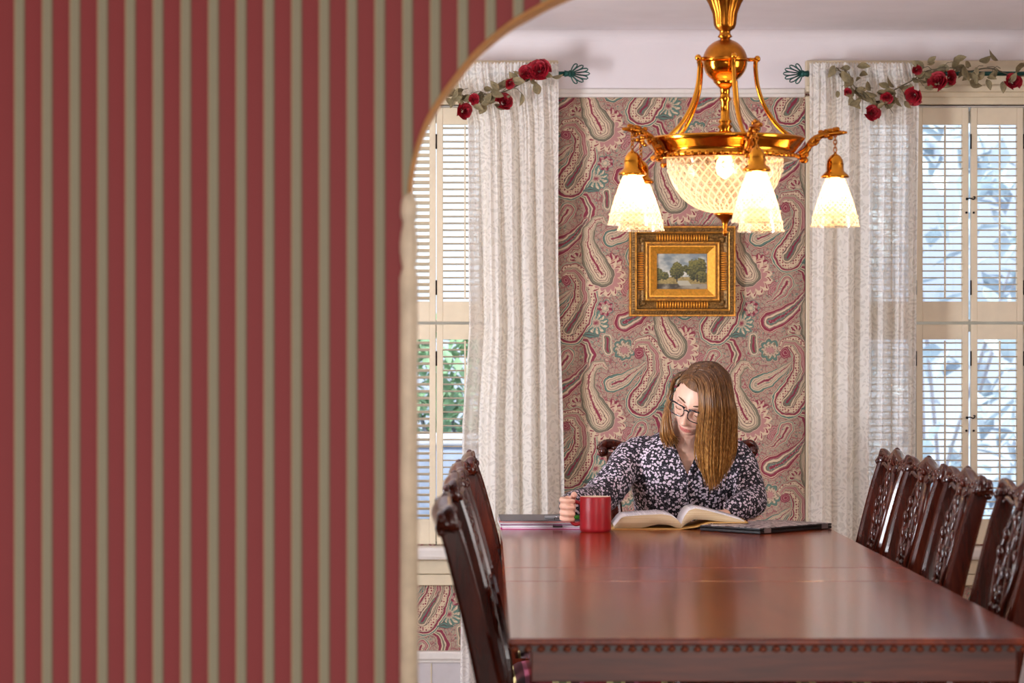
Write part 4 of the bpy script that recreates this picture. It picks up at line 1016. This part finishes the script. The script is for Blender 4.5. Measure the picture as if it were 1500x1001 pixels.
# ------------------------------------------------------------ the woman
def woman():
    r = empty('person', (.62, 8.30, 0)); tag(r, 'woman with long blonde hair, glasses and navy floral blouse, reading with red mug in hand', 'person')
    O = Vector((.62, 8.30, 0))
    HC = Vector((.643, 8.045, 1.132))
    RH = Matrix.Rotation(R(24), 4, 'Y') @ Matrix.Rotation(R(-20), 4, 'Z') @ Matrix.Rotation(R(31), 4, 'X')
    MH = Matrix.Translation(HC-O) @ RH                     # head space -> person space
    def P(*a): return tuple(Vector(a)-O)
    def loft(m, rings, n=28, cap=True):
        vs = []; fs = []
        for (x, y, z), rx, ry, *e in rings:
            tl = e[0] if e else 0
            for i in range(n):
                a = 2*PI*i/n; ex = .85
                ca, sa = math.cos(a), math.sin(a)
                vs.append(P(x+rx*math.copysign(abs(ca)**ex, ca), y+ry*math.copysign(abs(sa)**ex, sa), z+tl*sa))
        for j in range(len(rings)-1):
            for i in range(n): k = (i+1) % n; fs.append((j*n+i, j*n+k, (j+1)*n+k, (j+1)*n+i))
        fs.append(tuple(range(n))[::-1]); fs.append(tuple((len(rings)-1)*n+i for i in range(n)))
        m.add(vs, fs, True)
    def remesh(m, name, mat, vox, smooth=2):
        me = bpy.data.meshes.new(name+'_raw'); me.from_pydata(m.v, [], m.f)
        bm = bmesh.new(); bm.from_mesh(me); bmesh.ops.recalc_face_normals(bm, faces=bm.faces[:]); bm.to_mesh(me); bm.free()
        o = bpy.data.objects.new(name+'_raw', me); C.objects.link(o)
        md = o.modifiers.new('r', 'REMESH'); md.mode = 'VOXEL'; md.voxel_size = vox; md.use_smooth_shade = True
        if smooth: sm = o.modifiers.new('s', 'SMOOTH'); sm.iterations = smooth; sm.factor = .5
        dg = bpy.context.evaluated_depsgraph_get(); out = bpy.data.meshes.new_from_object(o.evaluated_get(dg)); out.name = name
        bpy.data.objects.remove(o); bpy.data.meshes.remove(me)
        out.materials.clear(); out.materials.append(mat)
        out.polygons.foreach_set('use_smooth', [True]*len(out.polygons)); return out
    # ---- face and skull
    def gs(x, s): return math.exp(-(x/s)**2)
    def face(d):
        x, y, z = d.x*.0735, d.y*.094, d.z*.116
        if z < -.015:
            t = min(1, (-z-.015)/.10); x *= 1-.34*t**1.2
            if y < 0: y *= 1-.06*t
            else: y *= 1-.55*t
        if z > .02 and y > 0: y *= 1.06
        if y < 0:
            f = min(1, -y/.05); o = 0
            o += .0235*gs(x, .0095+.003*max(0, (-z-.02)/.03))*prof([(-.054, 0), (-.047, .8), (-.040, 1), (-.030, .72), (0, .28), (.015, .12), (.04, 0)], z) if -.054 < z < .04 else 0
            o += .005*(gs(x-.011, .007)+gs(x+.011, .007))*gs(z+.042, .008)
            o -= .0095*(gs(x-.031, .016)+gs(x+.031, .016))*gs(z-.001, .014)
            o += .0040*(gs(x-.028, .022)+gs(x+.028, .022))*gs(z-.024, .009)
            o += .0045*(gs(x-.038, .02)+gs(x+.038, .02))*gs(z+.036, .02)
            o += .0060*gs(x, .021)*(gs(z+.0665, .0055)+1.1*gs(z+.078, .006))
            o -= .0028*gs(x, .024)*gs(z+.0722, .0026)
            o -= .003*gs(x, .02)*gs(z+.088, .006)
            o += .0085*gs(x, .022)*gs(z+.103, .013)
            y -= o*f
        return Vector((x, y, z))
    m = MB(); bm = bmesh.new(); bmesh.ops.create_uvsphere(bm, u_segments=120, v_segments=100, radius=1)
    for v in bm.verts: v.co = face(v.co.normalized())
    m.bm(bm, True, MH)
    for s in (-1, 1):
        m.ell((s*.031, -.0775, .001), .0135, .0115, .0115, 14, 10, MH)          # lidded eyeballs
        m.ell((s*.0755, .004, -.006), .006, .015, .027, 12, 10, MH @ Matrix.Rotation(R(-s*14), 4, 'Z'))
        m.tube([MH @ Vector(p) for p in spline([(s*.076, .012, -.025), (s*.084, .018, -.004), (s*.084, .016, .014), (s*.079, .002, .020)], 4)], .0035, 8)
    # neck, shoulders, trunk under the clothes
    hb = MH @ Vector((0, .02, -.075))
    m.tube([P(.612, 8.225, .985), P(.614, 8.195, 1.02), P(.620, 8.150, 1.055), tuple(hb), tuple(MH @ Vector((0, .02, -.03)))], [.068, .056, .051, .050, .045], 20)
    T = [((.62, 8.33, .47), .155, .12), ((.62, 8.33, .55), .160, .115), ((.62, 8.32, .66), .125, .090), ((.618, 8.285, .78), .140, .100), ((.615, 8.26, .88), .155, .105),
         ((.615, 8.245, .95), .150, .088), ((.614, 8.24, 1.0), .105, .066), ((.614, 8.235, 1.03), .070, .050)]
    loft(m, T)
    SR, ER, WR_ = (.460, 8.240, .945), (.325, 8.045, .835), (.243, 7.80, .822)
    SL, EL, WL = (.765, 8.240, .942), (.808, 8.115, .806), (.725, 8.03, .795)
    def limb(m, pts, rs, n=14): m.tube([P(*p) for p in spline(pts, 5)], [prof([(i/(len(rs)-1), q) for i, q in enumerate(rs)], k/(5*(len(pts)-1))) for k in range(5*(len(pts)-1)+1)], n)
    limb(m, [(.53, 8.245, .955), SR, (.392, 8.150, .885), ER, (.28, 7.92, .830), WR_], [.038, .038, .034, .033, .031, .022])
    limb(m, [(.70, 8.245, .955), SL, (.80, 8.18, .88), EL, (.78, 8.065, .800), WL], [.038, .038, .034, .033, .031, .022])
    def finger(m, pts, rad): m.tube([P(*p) for p in spline(pts, 4)], [lerp(rad, rad*.8, k/(4*(len(pts)-1))) for k in range(4*(len(pts)-1)+1)], 10); e = P(*pts[-1]); m.ell(e, rad*.8, rad*.8, rad*.8, 10, 8)
    # right hand: palm behind the handle, four fingers curled round it, thumb over the top
    m.tube([P(.244, 7.805, .822), P(.238, 7.775, .824), P(.232, 7.745, .825), P(.229, 7.722, .825)], [.024, .028, .031, .027], 16, sx=1.15, sy=.62, up=(0, 0, 1))
    for z, L in ((.851, 0), (.8325, .003), (.8145, .002), (.7985, -.004)):
        finger(m, [(.228, 7.735, z-.002), (.2165, 7.705-L*.5, z), (.2165, 7.675-L, z-.001), (.230, 7.658-L, z-.002), (.2465, 7.662-L, z-.003)], .0092 if z > .80 else .0082)
    finger(m, [(.244, 7.77, .838), (.249, 7.735, .856), (.250, 7.70, .866), (.2515, 7.672, .866)], .0098)
    # left hand resting at the table edge behind the book
    m.tube([P(.725, 8.030, .793), P(.700, 8.023, .788), P(.672, 8.022, .783), P(.655, 8.022, .782)], [.022, .028, .030, .025], 16, sx=.5, sy=1.2, up=(0, 0, 1))
    for dy, L in ((-.006, 0), (.006, .006), (.018, .004), (.029, -.006)):
        finger(m, [(.665, 8.020+dy, .784), (.635, 8.017+dy*1.1, .786), (.612-L, 8.017+dy*1.1, .778), (.597-L, 8.018+dy*1.1, .770)], .0078)
    finger(m, [(.70, 8.010, .786), (.682, 8.005, .776), (.665, 8.008, .770)], .0085)
    body = link('body', remesh(m, 'body', M['skin'], .0030, 1), r)
    # ---- small face parts
    def front(x, z, off=0):   # point on the face surface near (x,z), head space
        best = None
        for k in range(40):
            t = -1+2*k/39
        d = Vector((x/.0735, 0, z/.116)); 
        yy = -math.sqrt(max(0.02, 1-d.x**2-d.z**2)); v = face(Vector((d.x, yy, d.z)).normalized()); return Vector((x, v.y-off, z))
    for s in (-1, 1):
        m = MB()
        m.tube([MH @ front(s*(.013+.032*t), .0255+.005*math.sin(PI*t*.75)-.004*t, .0012) for t in [k/6 for k in range(7)]], [.0012, .0022, .0026, .0026, .0022, .0016, .0008], 6)
        m.build('eyebrow', M['brow'], body)
    m = MB()
    for s in (-1, 1):   # lashes along the lowered lids
        m.tube([MH @ Vector((s*.031+.0125*math.cos(a), -.0885+.006*abs(math.cos(a))**2, -.0035-.0035*math.sin(a))) for a in [PI*k/8 for k in range(9)]], .0009, 5)
    m.build('eyelash', M['brow'], body)
    m = MB()
    for zz, h, w in ((-.0672, .0026, .021), (-.0768, .0034, .019)):
        pts = [front(w*t, zz-.0020*(t*t)+(.0 if zz > -.07 else .0035*t*t), -.0008) for t in [-1+k/6 for k in range(13)]]
        m.tube([MH @ p for p in pts], [h*math.sqrt(max(.05, 1-(-1+k/6)**2)) for k in range(13)], 8)
    m.build('lips', M['lips'], body)
    # ---- glasses
    g = MB()
    gy = -.1035
    for s in (-1, 1):
        pts = []
        for k in range(25):
            a = 2*PI*k/24; ca, sa = math.cos(a), math.sin(a)
            x = s*.0325+.0255*math.copysign(abs(ca)**.7, ca); z = -.001+.0185*math.copysign(abs(sa)**.75, sa)-(.002 if sa < 0 else 0)*abs(ca)
            pts.append(MH @ Vector((x, gy+.35*max(0, abs(x)-.03), z)))
        g.tube(pts, .0017, 6)
        top = [MH @ Vector((s*.0325+.0262*t, gy+.35*max(0, abs(s*.0325+.0262*t)-.03), .0172-.003*abs(t)**3)) for t in [-1+k/5 for k in range(11)]]
        g.tube(top, .0023, 6)
        g.tube([MH @ Vector(p) for p in spline([(s*.058, gy+.010, .013), (s*.069, gy+.022, .013), (s*.0765, -.03, .010), (s*.0785, .008, .006), (s*.077, .022, -.012)], 4)], .0018, 6)
    g.tube([MH @ Vector(p) for p in spline([(-.0085, gy, .006), (0, gy-.003, .010), (.0085, gy, .006)], 4)], .0020, 6)
    gl = g.build('glasses', M['glasses'], r)
    lens = MB()
    for s in (-1, 1):
        lens.add([tuple(MH @ Vector((s*.0325+.0245*math.copysign(abs(math.cos(2*PI*k/20))**.7, math.cos(2*PI*k/20)), gy+.0005+.35*max(0, abs(s*.0325+.0245*math.cos(2*PI*k/20))-.03), -.001+.0175*math.copysign(abs(math.sin(2*PI*k/20))**.75, math.sin(2*PI*k/20))))) for k in range(20)], [tuple(range(20))])
    lens.build('lens', M['pane'], gl)
    # ---- blouse
    m = MB()
    B = [((.62, 8.32, .50), .175, .135), ((.62, 8.32, .60), .168, .125), ((.62, 8.305, .70), .150, .112), ((.618, 8.275, .80), .160, .124), ((.615, 8.25, .87), .170, .130),
         ((.615, 8.24, .94), .180, .108), ((.614, 8.236, .985), .158, .085), ((.614, 8.234, 1.015), .105, .068), ((.613, 8.22, 1.038), .072, .062)]
    loft(m, B, 36)
    rnd = random.Random(11)
    limb(m, [(.51, 8.24, .960), (.450, 8.235, .950), (.392, 8.150, .888), (.322, 8.045, .825), (.275, 7.925, .826), (.248, 7.825, .826), (.243, 7.795, .824)], [.056, .060, .055, .055, .052, .045, .036, .030], 20)
    limb(m, [(.71, 8.24, .960), (.768, 8.235, .945), (.795, 8.18, .875), (.808, 8.12, .825), (.780, 8.070, .812), (.745, 8.04, .803), (.722, 8.032, .797)], [.056, .060, .054, .050, .048, .042, .033, .028], 20)
    me = remesh(m, 'blouse', M['floral'], .0060, 3)
    for v in me.vertices:      # wrinkles
        w = v.co+O; n1 = mnoise.noise(Vector((w.x*14, w.y*14, w.z*9))); n2 = mnoise.noise(Vector(((w.x+w.z)*34, w.y*20, (w.z-w.x)*16)))
        v.co += v.normal*(.0045*n1+.0040*n2)
    bm = bmesh.new(); bm.from_mesh(me); kill = []
    VB, VX = .886, .610
    for f in bm.faces:
        c = f.calc_center_median()+O
        w_ = .060*max(0, (c.z-VB)/(1.03-VB))**.9
        if c.z > VB and abs(c.x-(VX+.02*(c.z-VB))) < w_ and c.y < 8.215: kill.append(f)
        elif c.z > 1.020 and (c.x-.614)**2+(c.y-8.21)**2 < .062**2: kill.append(f)
    bmesh.ops.delete(bm, geom=kill, context='FACES'); bm.to_mesh(me); bm.free()
    bl = link('blouse', me, r)
    m = MB()       # collar band along the V
    for s in (-1, 1):
        pts = []
        for k in range(12):
            t = k/11; z = lerp(.885, 1.030, t); x = VX+.02*(z-VB)+s*(.062*max(0, (z-VB)/(1.03-VB))**.9)
            y = prof([(.885, 8.122), (.92, 8.125), (.96, 8.140), (1.0, 8.160), (1.03, 8.178)], z); pts.append(P(x, y, z))
        pts += [P(.614+s*.062, 8.215, 1.042), P(.614+s*.045, 8.262, 1.046), P(.614, 8.278, 1.046)]
        m.tube(pts, .0062, 8, sx=1.5, sy=.6)
    m.tube([P(VX, 8.121, .888), P(VX+.001, 8.117, .84), P(VX+.002, 8.135, .78), P(VX, 8.165, .72)], .006, 8, sx=.4, sy=1.4)
    m.build('collar', M['floral'], bl)
    # ---- trousers and shoes under the table
    m = MB(); loft(m, [((.62, 8.33, .475), .165, .135), ((.62, 8.33, .53), .172, .135), ((.62, 8.33, .58), .160, .12)], 24)
    for s in (-1, 1):
        limb(m, [(.62+s*.085, 8.33, .545), (.62+s*.10, 8.10, .555), (.62+s*.11, 7.93, .535), (.62+s*.11, 7.91, .46), (.62+s*.10, 7.95, .25), (.62+s*.10, 7.98, .09)], [.085, .082, .070, .060, .056, .044, .038], 18)
    link('trousers', remesh(m, 'trousers', M['trousers'], .009, 2), r)
    for s in (-1, 1):
        m = MB(); x = .62+s*.10
        m.tube([P(x, 8.03, .035), P(x, 7.99, .05), P(x, 7.93, .045), P(x, 7.87, .032), P(x, 7.82, .026), P(x, 7.80, .024)], [.028, .040, .042, .042, .036, .018], 16, sx=.85, sy=1.05, up=(0, 0, 1))
        for q in (-1,): m.box(x-.62-.036, x-.62+.036, 7.80-8.30, 8.05-8.30, 0, .012, .004)
        m.build('shoe', M['shoe'], r)
    # ---- hair: scalp shell and long locks
    m = MB(); bm = bmesh.new(); bmesh.ops.create_uvsphere(bm, u_segments=64, v_segments=48, radius=1); kill = []
    for v in bm.verts:
        d = v.co.normalized(); p = face(Vector((d.x, d.y if d.y > 0 else d.y, d.z)))
        p = Vector((d.x*.0800, (.006+d.y*.104) if d.y > 0 else d.y*.098, d.z*.121)); v.co = p
    for f in bm.faces:
        c = f.calc_center_median()
        hl = prof([(-.09, .074), (-.05, .060), (-.025, .030), (0.0, -.01), (.02, -.06), (.12, -.09)], c.y)
        if c.z < hl: kill.append(f)
    bmesh.ops.delete(bm, geom=kill, context='FACES'); m.bm(bm, True, MH)
    rnd = random.Random(17)
    def Q(px, py, Y): return P((px-714)*Y/F, 0, 0)[0], Y-O.y, EYE-(py-515)*Y/F
    def blend(A, B_, s): return [tuple(lerp(a, b, s) for a, b in zip(p, q)) for p, q in zip(A, B_)]
    def lock(pts, r0, n=5, steps=6, flat=1.6):
        sp = spline(pts, steps); N_ = len(sp)
        m.tube(sp, [r0*prof([(0, .7), (.2, 1), (.75, .9), (1, .12)], k/(N_-1)) for k in range(N_)], n, sx=.7, sy=flat, up=(0, 1, 0))
    # right-hand fall (in front of the shoulder): columns from inner to outer edge
    COL = [  # s, control points (px, py, Y)
        (0.0, [(1006, 549, 7.985), (1020, 560, 7.935), (1026, 590, 7.915), (1023, 630, 7.945), (1021, 668, 7.985), (1034, 706, 8.01)]),
        (.25, [(1008, 543, 8.00), (1034, 556, 7.925), (1040, 595, 7.90), (1037, 640, 7.94), (1037, 685, 7.99), (1042, 719, 8.01)]),
        (.5, [(1012, 537, 8.02), (1044, 547, 7.945), (1055, 595, 7.91), (1054, 640, 7.955), (1052, 685, 8.00), (1050, 714, 8.02)]),
        (.75, [(1018, 532, 8.04), (1055, 545, 7.98), (1067, 595, 7.945), (1068, 640, 7.99), (1064, 675, 8.03), (1058, 701, 8.05)]),
        (1.0, [(1026, 531, 8.07), (1064, 551, 8.04), (1075, 597, 8.01), (1077, 636, 8.05), (1075, 662, 8.08), (1066, 688, 8.10)])]
    def colat(s):
        for (a, A), (b, B_) in zip(COL, COL[1:]):
            if s <= b: return blend(A, B_, (s-a)/(b-a))
    for k in range(420):
        s = rnd.random(); layer = rnd.random(); A = colat(s)
        dj = rnd.gauss(0, 1.0); pts = []
        for i, (px, py, Y) in enumerate(A):
            t = i/5; pts.append(Q(px+dj*(1+1.2*t)+rnd.gauss(0, .5), py+(rnd.gauss(0, 4)-abs(rnd.gauss(0, 7)) if i == 5 else 0)+layer*(2 if i < 2 else 0), Y+layer*(.05 if i > 1 else .018)+(0.0)))
        lock(pts, rnd.uniform(.0012, .0026))
    # sides and back: from the parting over the far side
    for k in range(170):
        s = rnd.random()
        A = [(1024+8*s, 531, 8.08+.03*s), (1058+8*s, 549, 8.07+.05*s), (1075-2*s, 598, 8.06+.09*s), (1076-4*s, 634, 8.09+.09*s), (1068-22*s, 655, 8.12+.09*s), (1064-30*s, 668, 8.14+.09*s)]
        lock([Q(px+rnd.gauss(0, 1), py+(rnd.gauss(0, 6) if i == 5 else 0), Y) for i, (px, py, Y) in enumerate(A)], rnd.uniform(.002, .0036))
    # left side: behind the ear and down to the collar
    for k in range(190):
        s = rnd.random(); f = rnd.random()
        A = [(1000-2*f+8*s, 549-6*s, 8.06+.05*s), (986+4*s, 560-8*s, 8.09+.05*s), (980+3*s, 584, 8.115+.04*f), (972+9*s, 612, 8.10+.04*f), (968+19*s, 636, 8.095+.05*f), (974+22*s, 652-4*s, 8.11+.05*f)]
        lock([Q(px+rnd.gauss(0, .8), py+(rnd.gauss(0, 4) if i == 5 else 0), Y) for i, (px, py, Y) in enumerate(A)], rnd.uniform(.0016, .0030))
    # combed strands over the crown, both ways from the parting
    for k in range(200):
        s = rnd.random(); u = rnd.random(); sd = 1 if u < .7 else -1
        a0 = lerp(-.72, 1.35, s)      # along the parting, front to back
        pts = []
        for j in range(6):
            t = j/5; side = -.32+sd*lerp(0, 1.75 if sd > 0 else 1.0, t)
            d = Vector((math.sin(side), math.sin(a0)*math.cos(side)*1.0, math.cos(a0)*math.cos(side))); d = Vector((d.x, d.y+.10*t*(1 if s > .3 else 0), d.z))
            d.normalize(); pts.append(tuple(MH @ Vector((d.x*.0812, (.006+d.y*.106) if d.y > 0 else d.y*.0995, d.z*.1225))))
        lock(pts, rnd.uniform(.0014, .0026), 5, 4)
    m.build('hair', M['hair'], r)
woman()
